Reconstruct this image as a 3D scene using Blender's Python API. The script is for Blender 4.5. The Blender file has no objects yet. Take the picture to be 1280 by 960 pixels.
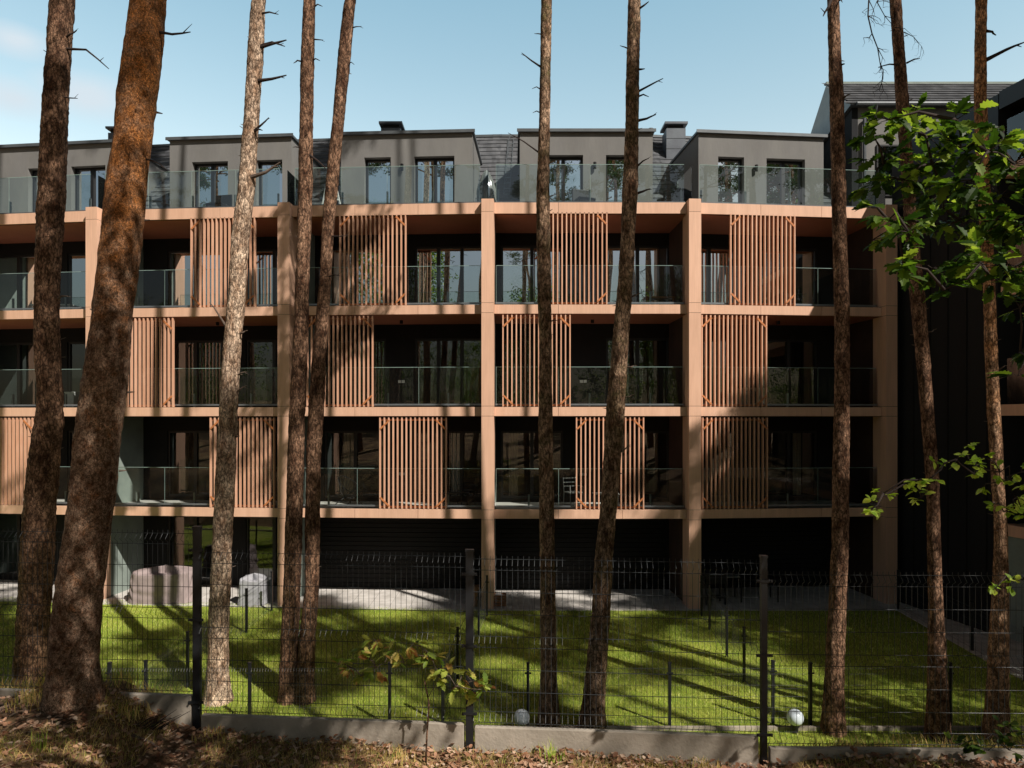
import bpy, math, random
import numpy as np
from mathutils import Vector, Matrix, noise
R = math.radians
random.seed(7); np.random.seed(7)
sc = bpy.context.scene
col = sc.collection
F = 853.33; CZ = 5.45; HY = 527.0

def at(px, py, d):                      # photo measurement -> metres, for a thing standing d metres from the camera
    return Vector(((px-640)*d/F, d, CZ+(HY-py)*d/F))

# ------------------------------------------------------------------ materials
def nodes(name):
    m = bpy.data.materials.new(name); m.use_nodes = True
    nt = m.node_tree
    return m, nt, nt.nodes['Principled BSDF'], nt.nodes['Material Output']
def N(nt, t, **kw):
    n = nt.nodes.new(t)
    for k, v in kw.items():
        if k in n.inputs: n.inputs[k].default_value = v
        else: setattr(n, k, v)
    return n
def ramp(nt, fac, stops):
    r = nt.nodes.new('ShaderNodeValToRGB')
    e = r.color_ramp.elements
    while len(e) < len(stops): e.new(0.5)
    for i, (p, c) in enumerate(stops):
        e[i].position = p; e[i].color = (c[0], c[1], c[2], 1)
    nt.links.new(fac, r.inputs['Fac'])
    return r
def coords(nt, scale=(1,1,1), kind='Object'):
    tc = nt.nodes.new('ShaderNodeTexCoord'); mp = nt.nodes.new('ShaderNodeMapping')
    mp.inputs['Scale'].default_value = scale
    nt.links.new(tc.outputs[kind], mp.inputs['Vector'])
    return mp.outputs['Vector']
def bump(nt, b, h, strength=.4, dist=.02, prev=None):
    bp = N(nt, 'ShaderNodeBump', Strength=strength, Distance=dist)
    nt.links.new(h, bp.inputs['Height'])
    if prev: nt.links.new(prev.outputs['Normal'], bp.inputs['Normal'])
    nt.links.new(bp.outputs['Normal'], b.inputs['Normal'])
    return bp
def mat(name, c1, c2=None, rough=.7, scale=3, detail=6, metal=0, bs=.15, bd=.01, stretch=(1,1,1), spec=.4, p0=.3, p1=.7):
    m, nt, b, o = nodes(name)
    b.inputs['Roughness'].default_value = rough; b.inputs['Metallic'].default_value = metal
    b.inputs['Specular IOR Level'].default_value = spec
    if c2 is None: c2 = tuple(x*.78 for x in c1)
    v = coords(nt, stretch)
    n = N(nt, 'ShaderNodeTexNoise', Scale=scale, Detail=detail, Roughness=.6); nt.links.new(v, n.inputs['Vector'])
    r = ramp(nt, n.outputs['Fac'], [(p0, c2), (p1, c1)])
    nt.links.new(r.outputs['Color'], b.inputs['Base Color'])
    if bs:
        n2 = N(nt, 'ShaderNodeTexNoise', Scale=scale*14, Detail=4); nt.links.new(v, n2.inputs['Vector'])
        bump(nt, b, n2.outputs['Fac'], bs, bd)
    return m

def glass_mat(name, refl, tint, rough=0.01, fmul=1.0, dirt=0.0, wave=0.0, ior=1.5):
    """clear pane: mirror share grows at grazing angles, the rest passes through"""
    m, nt, b, o = nodes(name)
    nt.nodes.remove(b)
    g = N(nt, 'ShaderNodeBsdfGlossy', Roughness=rough); g.inputs['Color'].default_value = (.95, .98, 1, 1)
    t = N(nt, 'ShaderNodeBsdfTransparent'); t.inputs['Color'].default_value = tint
    fr = N(nt, 'ShaderNodeFresnel', IOR=ior)
    a = N(nt, 'ShaderNodeMath', operation='MULTIPLY_ADD'); a.inputs[1].default_value = fmul; a.inputs[2].default_value = refl
    a.use_clamp = True
    nt.links.new(fr.outputs[0], a.inputs[0])
    mx = nt.nodes.new('ShaderNodeMixShader')
    nt.links.new(a.outputs[0], mx.inputs[0]); nt.links.new(t.outputs[0], mx.inputs[1]); nt.links.new(g.outputs[0], mx.inputs[2])
    last = mx
    if wave:
        v = coords(nt, (1,1,1)); n = N(nt, 'ShaderNodeTexNoise', Scale=.9, Detail=1); nt.links.new(v, n.inputs['Vector'])
        bp = N(nt, 'ShaderNodeBump', Strength=wave, Distance=.02); nt.links.new(n.outputs['Fac'], bp.inputs['Height'])
        nt.links.new(bp.outputs['Normal'], g.inputs['Normal'])
    if dirt:
        d = N(nt, 'ShaderNodeBsdfDiffuse'); d.inputs['Color'].default_value = (.5, .58, .55, 1)
        v = coords(nt, (1,1,.6)); n = N(nt, 'ShaderNodeTexNoise', Scale=2.5, Detail=6); nt.links.new(v, n.inputs['Vector'])
        k = N(nt, 'ShaderNodeMath', operation='MULTIPLY'); k.inputs[1].default_value = dirt; nt.links.new(n.outputs['Fac'], k.inputs[0])
        m2 = nt.nodes.new('ShaderNodeMixShader')
        nt.links.new(k.outputs[0], m2.inputs[0]); nt.links.new(mx.outputs[0], m2.inputs[1]); nt.links.new(d.outputs[0], m2.inputs[2])
        last = m2
    nt.links.new(last.outputs[0], o.inputs['Surface'])
    return m

def bark_mat(name, crack, plate, pale, orange=None, z0=6, z1=11, sc_=9.0, moss=0, st=.45):
    m, nt, b, o = nodes(name)
    b.inputs['Roughness'].default_value = .9; b.inputs['Specular IOR Level'].default_value = .15
    v = coords(nt, (1,1,st)); v1 = coords(nt, (1,1,1))
    wn = N(nt, 'ShaderNodeTexNoise', Scale=sc_*1.2, Detail=5, Roughness=.65); nt.links.new(v, wn.inputs['Vector'])
    ad = N(nt, 'ShaderNodeVectorMath', operation='MULTIPLY_ADD'); ad.inputs[1].default_value = (.17,.17,.17)
    nt.links.new(wn.outputs['Color'], ad.inputs[0]); nt.links.new(v, ad.inputs[2])
    vo = N(nt, 'ShaderNodeTexVoronoi', Scale=sc_*1.7, feature='DISTANCE_TO_EDGE'); nt.links.new(ad.outputs[0], vo.inputs['Vector'])
    vc = N(nt, 'ShaderNodeTexVoronoi', Scale=sc_*1.7); nt.links.new(ad.outputs[0], vc.inputs['Vector'])
    fn = N(nt, 'ShaderNodeTexNoise', Scale=sc_*2.6, Detail=8, Roughness=.78); nt.links.new(v, fn.inputs['Vector'])
    big = N(nt, 'ShaderNodeTexNoise', Scale=2.2, Detail=3); nt.links.new(v1, big.inputs['Vector'])
    med = N(nt, 'ShaderNodeTexNoise', Scale=sc_*.9, Detail=5, Roughness=.6); nt.links.new(v, med.inputs['Vector'])
    pl = ramp(nt, med.outputs['Fac'], [(.36, plate), (.60, pale)])
    cur = pl.outputs[0]
    if orange:
        sx = nt.nodes.new('ShaderNodeSeparateXYZ'); tc = nt.nodes.new('ShaderNodeTexCoord'); nt.links.new(tc.outputs['Object'], sx.inputs[0])
        mr = N(nt, 'ShaderNodeMapRange'); mr.inputs['From Min'].default_value = z0; mr.inputs['From Max'].default_value = z1
        nt.links.new(sx.outputs['Z'], mr.inputs['Value'])
        ob = N(nt, 'ShaderNodeTexNoise', Scale=sc_*.30, Detail=7, Roughness=.75); nt.links.new(v1, ob.inputs['Vector'])
        mm = N(nt, 'ShaderNodeMath', operation='MULTIPLY_ADD'); nt.links.new(mr.outputs[0], mm.inputs[0]); mm.inputs[1].default_value = .26; nt.links.new(ob.outputs['Fac'], mm.inputs[2])
        rr = ramp(nt, mm.outputs[0], [(.55, (0,0,0)), (.86, (.95,.95,.95))])
        m3 = N(nt, 'ShaderNodeMixRGB', blend_type='MIX'); nt.links.new(rr.outputs[0], m3.inputs[0]); nt.links.new(cur, m3.inputs[1]); m3.inputs[2].default_value = (*orange, 1)
        cur = m3.outputs[0]
    spk = ramp(nt, fn.outputs['Fac'], [(.38, (.22,.19,.17)), (.46, (.72,.68,.64)), (.58, (1.45,1.38,1.32))])
    mu = N(nt, 'ShaderNodeMixRGB', blend_type='MULTIPLY', Fac=1.0); nt.links.new(cur, mu.inputs[1]); nt.links.new(spk.outputs[0], mu.inputs[2])
    bl = ramp(nt, big.outputs['Fac'], [(.35, (.7,.66,.64)), (.65, (1.12,1.1,1.08))])
    mu2 = N(nt, 'ShaderNodeMixRGB', blend_type='MULTIPLY', Fac=1.0); nt.links.new(mu.outputs[0], mu2.inputs[1]); nt.links.new(bl.outputs[0], mu2.inputs[2])
    cur = mu2.outputs[0]
    if moss:
        mn = N(nt, 'ShaderNodeTexNoise', Scale=3.1, Detail=6, Roughness=.7); nt.links.new(v1, mn.inputs['Vector'])
        mr2 = ramp(nt, mn.outputs['Fac'], [(.5, (0,0,0)), (.68, (moss,)*3)])
        m4 = N(nt, 'ShaderNodeMixRGB', blend_type='MIX'); nt.links.new(mr2.outputs[0], m4.inputs[0]); nt.links.new(cur, m4.inputs[1]); m4.inputs[2].default_value = (.13,.14,.04,1)
        cur = m4.outputs[0]
    cr = ramp(nt, vo.outputs['Distance'], [(.0, (.12,.12,.12)), (.15, (1,1,1))])
    m5 = N(nt, 'ShaderNodeMixRGB', blend_type='MIX'); nt.links.new(cr.outputs[0], m5.inputs[0]); m5.inputs[1].default_value = (*crack, 1); nt.links.new(cur, m5.inputs[2])
    nt.links.new(m5.outputs[0], b.inputs['Base Color'])
    b1 = bump(nt, b, vo.outputs['Distance'], .8, .06)
    b2 = bump(nt, b, fn.outputs['Fac'], .55, .025, b1)
    bump(nt, b, vc.outputs['Distance'], .3, .03, b2)
    return m

def leaf_mat(name, stops, transl=.35, rough=.5):
    m, nt, b, o = nodes(name)
    g = nt.nodes.new('ShaderNodeNewGeometry')
    r = ramp(nt, g.outputs['Random Per Island'], stops)
    nt.links.new(r.outputs[0], b.inputs['Base Color']); b.inputs['Roughness'].default_value = rough
    b.inputs['Specular IOR Level'].default_value = .35
    if transl:
        t = nt.nodes.new('ShaderNodeBsdfTranslucent'); 
        hs = N(nt, 'ShaderNodeHueSaturation', Value=1.5, Saturation=1.1); nt.links.new(r.outputs[0], hs.inputs['Color'])
        nt.links.new(hs.outputs[0], t.inputs['Color'])
        mx = nt.nodes.new('ShaderNodeMixShader'); mx.inputs[0].default_value = transl
        nt.links.new(b.outputs[0], mx.inputs[1]); nt.links.new(t.outputs[0], mx.inputs[2]); nt.links.new(mx.outputs[0], o.inputs['Surface'])
    return m

M = {}
COP = (.98,.61,.43)
def copper():
    m, nt, b, o = nodes('copper_cladding')
    v = coords(nt, (.7,.7,.7)); n = N(nt, 'ShaderNodeTexNoise', Scale=1.3, Detail=4); nt.links.new(v, n.inputs['Vector'])
    r = ramp(nt, n.outputs['Fac'], [(.3, tuple(c*.93 for c in COP)), (.7, COP)])
    v2 = coords(nt, (40,40,1.2)); n2 = N(nt, 'ShaderNodeTexNoise', Scale=1, Detail=3); nt.links.new(v2, n2.inputs['Vector'])
    r2 = ramp(nt, n2.outputs['Fac'], [(.3, (.9,.9,.9)), (.7, (1,1,1))])
    mu = N(nt, 'ShaderNodeMixRGB', blend_type='MULTIPLY', Fac=1.0); nt.links.new(r.outputs[0], mu.inputs[1]); nt.links.new(r2.outputs[0], mu.inputs[2])
    nt.links.new(mu.outputs[0], b.inputs['Base Color']); b.inputs['Roughness'].default_value = .5; b.inputs['Specular IOR Level'].default_value = .35
    bump(nt, b, n2.outputs['Fac'], .08, .004)
    return m
M['copper'] = copper()
M['slat'] = mat('slat_wood', (.97,.59,.41), (.84,.44,.28), .5, 3, stretch=(6,6,.8), bs=.1, bd=.004)
def vary(key, lo, hi):
    nt = M[key].node_tree; b = nt.nodes['Principled BSDF']; src = b.inputs['Base Color'].links[0].from_socket
    g = nt.nodes.new('ShaderNodeNewGeometry'); r = ramp(nt, g.outputs['Random Per Island'], [(0, lo), (1, hi)])
    mu = N(nt, 'ShaderNodeMixRGB', blend_type='MULTIPLY', Fac=1.0); nt.links.new(src, mu.inputs[1]); nt.links.new(r.outputs[0], mu.inputs[2]); nt.links.new(mu.outputs[0], b.inputs['Base Color'])
def streaks(key, sx, sz, lo):
    nt = M[key].node_tree; b = nt.nodes['Principled BSDF']; src = b.inputs['Base Color'].links[0].from_socket
    n = N(nt, 'ShaderNodeTexNoise', Scale=1, Detail=6, Roughness=.65); nt.links.new(coords(nt, (sx,sx,sz)), n.inputs['Vector'])
    r = ramp(nt, n.outputs['Fac'], [(.38, lo), (.62, (1,1,1))])
    mu = N(nt, 'ShaderNodeMixRGB', blend_type='MULTIPLY', Fac=1.0); nt.links.new(src, mu.inputs[1]); nt.links.new(r.outputs[0], mu.inputs[2]); nt.links.new(mu.outputs[0], b.inputs['Base Color'])
vary('slat', (.80,.76,.72), (1,1,1)); vary('copper', (.93,.92,.91), (1,1,1)); streaks('copper', 4, .5, (.90,.88,.86))
M['brace'] = mat('orange_brace', (.70,.26,.10), None, .5, 4)
M['soffit'] = mat('soffit_panel', (.52,.19,.11), (.44,.155,.09), .6, 1.5)
M['joint'] = mat('dark_joint', (.02,.015,.012), None, .9)
M['stucco'] = mat('grey_stucco', (.245,.24,.23), (.205,.20,.19), .95, 1.2, 8, bs=.35, bd=.01, stretch=(1,1,.35))
streaks('stucco', 2.2, .5, (.90,.90,.92))
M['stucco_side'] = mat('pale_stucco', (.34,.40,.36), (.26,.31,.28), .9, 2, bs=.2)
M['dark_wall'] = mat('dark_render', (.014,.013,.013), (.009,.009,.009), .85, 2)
M['shaded_divider'] = mat('shaded_divider_render', (.075,.042,.03), (.05,.03,.022), .85, 2)  # shade on the dividers' left faces, put into the wall colour
M['wing'] = mat('wing_render', (.016,.017,.020), (.010,.011,.013), .85, 1.0, stretch=(1.2,1.2,.12), bs=.2)
M['cap'] = mat('metal_cap', (.15,.165,.175), (.11,.12,.13), .45, 3, metal=.3)
M['frame'] = mat('black_frame', (.018,.018,.020), None, .4, 3, bs=0)
M['floor'] = mat('pale_floor', (.60,.58,.54), (.45,.43,.40), .8, 2)
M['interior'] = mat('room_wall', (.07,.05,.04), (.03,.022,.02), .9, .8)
M['chim'] = mat('chimney_metal', (.16,.18,.20), (.11,.12,.14), .5, 2, metal=.3)
M['steel'] = mat('steel', (.30,.33,.35), (.22,.25,.27), .35, 5, metal=.6, bs=0)
M['white'] = mat('white_paint', (.8,.8,.78), (.7,.7,.68), .5, 4)
M['black'] = mat('black_plastic', (.012,.012,.013), None, .45, 4, bs=.05)
M['wire'] = mat('coated_wire', (.035,.04,.045), (.025,.03,.032), .38, 6, bs=0, spec=.5)
M['post'] = mat('fence_post', (.018,.02,.023), (.012,.013,.015), .4, 6, bs=.1, spec=.5)
M['kerb'] = mat('kerb_concrete', (.54,.47,.39), (.30,.26,.21), .95, 2.2, 9, bs=.5, bd=.01)
M['tarp'] = mat('tarp_cloth', (.40,.32,.31), (.31,.245,.24), .8, 3, bs=.25)
M['tarp2'] = mat('tarp_grey', (.46,.46,.49), (.33,.33,.36), .7, 3, bs=.25)
M['wood'] = mat('crate_wood', (.40,.20,.10), (.26,.12,.06), .8, 5, stretch=(1,1,6), bs=.3)
M['curtain'] = mat('curtain_white', (.78,.76,.70), None, .9, 3)
M['beige'] = mat('curtain_beige', (.55,.40,.28), None, .9, 3)
M['ac'] = mat('cream_case', (.62,.50,.36), None, .5, 3)
M['globe'] = mat('opal_globe', (.72,.80,.86), (.66,.74,.82), .3, 3, bs=0)
M['pane_mid'] = glass_mat('middle_window_pane', .62, (.75,.8,.8,1), .008, 1.0, 0, .10, 1.6)
M['pane'] = glass_mat('window_pane', .06, (.75,.8,.8,1), .008, 1.0, 0, .10, 1.6)
M['pane_top'] = glass_mat('terrace_window_pane', .92, (.75,.8,.8,1), .008, 1.0, 0, .10, 1.6)
M['rail_glass'] = glass_mat('railing_glass', .02, (.86,.93,.90,1), .004, 1.0, .003, .03)
M['rail_top'] = glass_mat('terrace_railing_glass', .06, (.76,.87,.84,1), .004, 1.4, .02, .05)
M['glass_edge'] = mat('glass_edge', (.36,.50,.46), None, .2, 3, bs=0)

def tile_mat():
    m, nt, b, o = nodes('roof_tile')
    v = coords(nt, (1,1,1))
    br = N(nt, 'ShaderNodeTexNoise', Scale=3, Detail=5); nt.links.new(v, br.inputs['Vector'])
    g = nt.nodes.new('ShaderNodeNewGeometry')
    r = ramp(nt, br.outputs['Fac'], [(.3, (.10,.105,.115)), (.7, (.17,.175,.185))])
    r2 = ramp(nt, g.outputs['Random Per Island'], [(0, (.75,.75,.75)), (1, (1.2,1.2,1.2))])
    mu = N(nt, 'ShaderNodeMixRGB', blend_type='MULTIPLY', Fac=1.0); nt.links.new(r.outputs[0], mu.inputs[1]); nt.links.new(r2.outputs[0], mu.inputs[2])
    nt.links.new(mu.outputs[0], b.inputs['Base Color']); b.inputs['Roughness'].default_value = .42
    return m
M['tile'] = tile_mat()

def floor_mat():
    m, nt, b, o = nodes('forest_ground')
    v = coords(nt, (1,1,1))
    a = N(nt, 'ShaderNodeTexNoise', Scale=1.3, Detail=8, Roughness=.7); nt.links.new(v, a.inputs['Vector'])
    c = N(nt, 'ShaderNodeTexNoise', Scale=38, Detail=6, Roughness=.7); nt.links.new(v, c.inputs['Vector'])
    r = ramp(nt, a.outputs['Fac'], [(.35, (.13,.075,.045)), (.5, (.36,.22,.11)), (.66, (.52,.38,.18))])
    r2 = ramp(nt, c.outputs['Fac'], [(.3, (.35,.33,.3)), (.7, (1.2,1.2,1.2))])
    mu = N(nt, 'ShaderNodeMixRGB', blend_type='MULTIPLY', Fac=1.0); nt.links.new(r.outputs[0], mu.inputs[1]); nt.links.new(r2.outputs[0], mu.inputs[2])
    nt.links.new(mu.outputs[0], b.inputs['Base Color']); b.inputs['Roughness'].default_value = .95
    bump(nt, b, c.outputs['Fac'], .8, .03)
    return m
M['ground'] = floor_mat()
def lawn_mat():
    m, nt, b, o = nodes('lawn_soil')
    v = coords(nt, (1,1,1))
    a = N(nt, 'ShaderNodeTexNoise', Scale=.8, Detail=6, Roughness=.65); nt.links.new(v, a.inputs['Vector'])
    c = N(nt, 'ShaderNodeTexNoise', Scale=30, Detail=6, Roughness=.7); nt.links.new(v, c.inputs['Vector'])
    r = ramp(nt, a.outputs['Fac'], [(.35, (.22,.31,.03)), (.65, (.46,.50,.08))])
    r2 = ramp(nt, c.outputs['Fac'], [(.3, (.5,.5,.5)), (.7, (1.25,1.25,1.1))])
    mu = N(nt, 'ShaderNodeMixRGB', blend_type='MULTIPLY', Fac=1.0); nt.links.new(r.outputs[0], mu.inputs[1]); nt.links.new(r2.outputs[0], mu.inputs[2])
    nt.links.new(mu.outputs[0], b.inputs['Base Color']); b.inputs['Roughness'].default_value = .9
    bump(nt, b, c.outputs['Fac'], .8, .03)
    return m
M['lawn'] = lawn_mat()
def paving_mat():
    m, nt, b, o = nodes('patio_paving')
    v = coords(nt, (1,1,1))
    br = N(nt, 'ShaderNodeTexBrick', Scale=1.0); br.inputs['Color1'].default_value = (.74,.70,.66,1); br.inputs['Color2'].default_value = (.64,.61,.57,1)
    br.inputs['Mortar'].default_value = (.36,.34,.32,1); br.inputs['Mortar Size'].default_value = .006; br.inputs['Brick Width'].default_value = .6; br.inputs['Row Height'].default_value = .6
    br.offset = 0; nt.links.new(v, br.inputs['Vector'])
    n = N(nt, 'ShaderNodeTexNoise', Scale=3, Detail=7); nt.links.new(v, n.inputs['Vector'])
    r2 = ramp(nt, n.outputs['Fac'], [(.3, (.75,.74,.72)), (.7, (1.1,1.1,1.1))])
    mu = N(nt, 'ShaderNodeMixRGB', blend_type='MULTIPLY', Fac=1.0); nt.links.new(br.outputs[0], mu.inputs[1]); nt.links.new(r2.outputs[0], mu.inputs[2])
    nt.links.new(mu.outputs[0], b.inputs['Base Color']); b.inputs['Roughness'].default_value = .85
    return m
M['paving'] = paving_mat()

M['blade'] = leaf_mat('grass_blade', [(0,(.19,.35,.03)),(.5,(.44,.58,.075)),(.85,(.74,.76,.20)),(1,(.85,.80,.40))], .3)
M['drygrass'] = leaf_mat('dry_grass', [(0,(.70,.46,.15)),(.5,(.80,.60,.26)),(.78,(.46,.44,.11)),(1,(.18,.30,.05))], .3, .8)
M['litter'] = leaf_mat('fallen_leaf', [(0,(.14,.06,.03)),(.35,(.32,.15,.08)),(.7,(.52,.30,.19)),(1,(.72,.54,.40))], .1, .7)
M['oak_leaf'] = leaf_mat('oak_leaf', [(0,(.018,.042,.008)),(.5,(.05,.10,.014)),(.8,(.13,.21,.03)),(1,(.34,.44,.07))], .5, .45)
M['beech_leaf'] = leaf_mat('beech_leaf', [(0,(.16,.28,.03)),(.5,(.38,.52,.07)),(1,(.62,.70,.16))], .5, .45)
M['sapling_leaf'] = leaf_mat('sapling_leaf', [(0,(.16,.26,.03)),(.45,(.42,.48,.09)),(.75,(.62,.52,.14)),(.9,(.42,.20,.06)),(1,(.18,.07,.03))], .4, .5)
M['needle'] = leaf_mat('pine_needles', [(0,(.018,.04,.012)),(.6,(.04,.075,.02)),(1,(.08,.11,.03))], .2, .6)
M['bark_dark'] = bark_mat('bark_dark', (.022,.014,.01), (.13,.068,.042), (.44,.28,.19))
M['bark_big'] = bark_mat('bark_orange_top', (.03,.018,.012), (.30,.165,.10), (.74,.54,.40), (.95,.40,.12), 3.0, 4.4, 21.0, st=.75)
M['bark_pale'] = bark_mat('bark_pale', (.05,.03,.02), (.46,.31,.21), (.88,.72,.57))
M['bark_moss'] = bark_mat('bark_moss', (.03,.02,.012), (.18,.10,.06), (.58,.42,.30), moss=.5)
M['bark_copper'] = bark_mat('bark_copper', (.05,.025,.015), (.34,.20,.12), (.74,.50,.33), (.78,.40,.18), 4.5, 8)
M['twig'] = mat('dead_wood', (.20,.15,.12), (.10,.07,.055), .9, 12)
M['twig_dark'] = mat('dark_dead_wood', (.05,.035,.03), (.03,.02,.018), .9, 12)

# ------------------------------------------------------------------ mesh builder
class MB:
    def __init__(s): s.v = []; s.f = []
    def box(s, x0, x1, y0, y1, z0, z1):
        n = len(s.v)
        s.v += [(x0,y0,z0),(x1,y0,z0),(x1,y1,z0),(x0,y1,z0),(x0,y0,z1),(x1,y0,z1),(x1,y1,z1),(x0,y1,z1)]
        s.f += [tuple(n+i for i in q) for q in ((0,3,2,1),(4,5,6,7),(0,1,5,4),(1,2,6,5),(2,3,7,6),(3,0,4,7))]
        return s
    def bar(s, a, b, w, h=None):
        a = Vector(a); b = Vector(b); h = h or w
        t = (b-a).normalized(); up = Vector((0,0,1)) if abs(t.z) < .95 else Vector((0,1,0))
        u = t.cross(up).normalized()*w/2; q = u.normalized().cross(t)*h/2
        n = len(s.v)
        for p in (a, b): s.v += [tuple(p-u-q), tuple(p+u-q), tuple(p+u+q), tuple(p-u+q)]
        s.f += [tuple(n+i for i in q_) for q_ in ((0,3,2,1),(4,5,6,7),(0,1,5,4),(1,2,6,5),(2,3,7,6),(3,0,4,7))]
        return s
    def poly(s, pts):
        n = len(s.v); s.v += [tuple(p) for p in pts]; s.f.append(tuple(range(n, n+len(pts)))); return s
    def prism(s, pts, axis, a, b):
        """outline pts (2-D) pushed along an axis from a to b"""
        n = len(s.v); k = len(pts)
        def mk(p, t): return {'x':(t,p[0],p[1]),'y':(p[0],t,p[1]),'z':(p[0],p[1],t)}[axis]
        s.v += [mk(p, a) for p in pts]+[mk(p, b) for p in pts]
        s.f.append(tuple(range(n, n+k))); s.f.append(tuple(reversed(range(n+k, n+2*k))))
        for i in range(k):
            j = (i+1) % k; s.f.append((n+i, n+k+i, n+k+j, n+j))
        return s
    def tube(s, pts, rad, k=8, jit=None, cap=True):
        pts = [Vector(p) for p in pts]; n0 = len(s.v); L = len(pts)
        if not hasattr(rad, '__len__'): rad = [rad]*L
        pu = None
        for i, p in enumerate(pts):
            t = (pts[min(i+1, L-1)]-pts[max(i-1, 0)])
            t = t.normalized() if t.length > 1e-9 else Vector((0,0,1))
            if pu is None:
                up = Vector((1,0,0)) if abs(t.x) < .9 else Vector((0,1,0)); pu = (up-t*up.dot(t)).normalized()
            else: pu = (pu-t*pu.dot(t)).normalized()
            w = t.cross(pu)
            for a in range(k):
                th = 2*math.pi*a/k; rr = rad[i]*(jit(i, a, th, p) if jit else 1)
                s.v.append(tuple(p+(pu*math.cos(th)+w*math.sin(th))*rr))
        for i in range(L-1):
            for a in range(k):
                b = (a+1) % k
                s.f.append((n0+i*k+a, n0+i*k+b, n0+(i+1)*k+b, n0+(i+1)*k+a))
        if cap:
            s.f.append(tuple(n0+a for a in reversed(range(k)))); s.f.append(tuple(n0+(L-1)*k+a for a in range(k)))
        return s
    def lathe(s, prof, c=(0,0,0), k=24):
        n0 = len(s.v)
        for r, z in prof:
            for a in range(k):
                th = 2*math.pi*a/k; s.v.append((c[0]+r*math.cos(th), c[1]+r*math.sin(th), c[2]+z))
        for i in range(len(prof)-1):
            for a in range(k):
                b = (a+1) % k; s.f.append((n0+i*k+a, n0+i*k+b, n0+(i+1)*k+b, n0+(i+1)*k+a))
        return s
    def mesh(s, name, m, smooth=False):
        me = bpy.data.meshes.new(name); me.from_pydata(s.v, [], s.f); me.update()
        if m: me.materials.append(m)
        if smooth: me.polygons.foreach_set('use_smooth', [True]*len(me.polygons))
        return me
    def build(s, name, m, parent=None, loc=(0,0,0), rz=0, smooth=False, bev=0):
        return link(name, s.mesh(name, m, smooth), parent, loc, rz, bev)
def link(name, me, parent=None, loc=(0,0,0), rz=0, bev=0):
    o = bpy.data.objects.new(name, me); col.objects.link(o)
    o.parent = parent; o.location = loc; o.rotation_euler = (0,0,rz)
    if bev:
        b = o.modifiers.new('bevel', 'BEVEL'); b.width = bev; b.segments = 2; b.limit_method = 'ANGLE'
    return o
def tag(o, label, cat, group=None):
    o['label'] = label; o['category'] = cat
    if group: o['group'] = group
    return o
def thing(name, label, cat, loc=(0,0,0), rz=0, group=None):
    o = bpy.data.objects.new(name, None); col.objects.link(o); o.empty_display_size = .3
    o.location = loc; o.rotation_euler = (0,0,rz)
    return tag(o, label, cat, group)
def struct(o): o['kind'] = 'structure'; return o
def copy_tree(o, parent=None):
    c = o.copy(); col.objects.link(c); c.parent = parent
    for ch in list(o.children): copy_tree(ch, c)
    return c

# ------------------------------------------------------------------ the apartment building
P = [(-18.60,21.44),(-12.65,20.76),(-6.72,20.32),(-.703,20.0),(5.30,20.0),(11.29,20.54)]
Z1, Z2, Z3, ZT = 2.87, 5.88, 8.88, 11.87
D = 2.1; DI = 4.8
BO = Vector((-3.7, 20.2, 0))
B = thing('apartment_building', 'long grey and copper apartment block with slatted balconies behind the pines', 'building', BO)
bays = []
for i in range(5):
    a = Vector(P[i]); b = Vector(P[i+1]); w = (b-a).length; yaw = math.atan2(b.y-a.y, b.x-a.x)
    bays.append((Vector((a.x, a.y, 0))-BO, yaw, w))

def bp(i, mb, name, m, parent=None, bev=0, smooth=False):
    o, yaw, w = bays[i]
    return mb.build(name, m, B, o, yaw, smooth, bev)

# columns
for i, p in enumerate(P):
    ya = bays[max(i-1,0)][1]*.5+bays[min(i,4)][1]*.5
    mb = MB(); zs = [0, Z1-.27, Z1+.02, Z2-.27, Z2+.02, Z3-.27, Z3+.02, ZT-.33, ZT+.05]
    for a, b in zip(zs, zs[1:]): mb.box(-.178, .178, -.21, .42, a+.005, b-.005)
    c = mb.build('column', M['copper'], B, Vector((p[0],p[1],0))-BO, ya)
    MB().box(-.168, .168, -.20, .41, 0, ZT+.04).build('joint_core', M['joint'], c)
    MB().box(-.12, -.002, .42, D+DI-2.1, 0, ZT-.02).build('dividing_wall', M['shaded_divider'], B, Vector((p[0],p[1],0))-BO, ya)  # left half of the divider, coloured dark to stand for its shaded face
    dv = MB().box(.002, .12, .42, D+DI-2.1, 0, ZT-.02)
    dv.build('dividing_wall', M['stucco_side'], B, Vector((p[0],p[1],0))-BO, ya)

LV = [(Z1,.265),(Z2,.265),(Z3,.265),(ZT,.32)]
for i in range(5):
    o, yaw, w = bays[i]
    for zt, th in LV:
        mb = MB(); n = 3; x0 = .183; L = w-.366
        for k in range(n):
            mb.box(x0+L*k/n+(.005 if k else 0), x0+L*(k+1)/n-(.005 if k < n-1 else 0), 0.0, .06, zt-th, zt)
        f = bp(i, mb, 'fascia', M['copper'])
        MB().box(.183, w-.183, .05, .14, zt-th+.012, zt-.012).build('joint_backing', M['joint'], f)
        top = zt-.03
        bp(i, MB().box(.125, w-.125, .14, DI, zt-th+.03, top-.02), 'floor_slab', M['dark_wall'])
        bp(i, MB().box(.125, w-.125, .145, D, top-.02, top), 'balcony_floor', M['floor'])
        bp(i, MB().box(.125, w-.125, .142, D-.002, zt-th, zt-th+.03), 'soffit', M['soffit'])
    bp(i, MB().box(-.01, w+.01, DI, DI+.2, 0, ZT-.05), 'room_back_wall', M['interior'])

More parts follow.
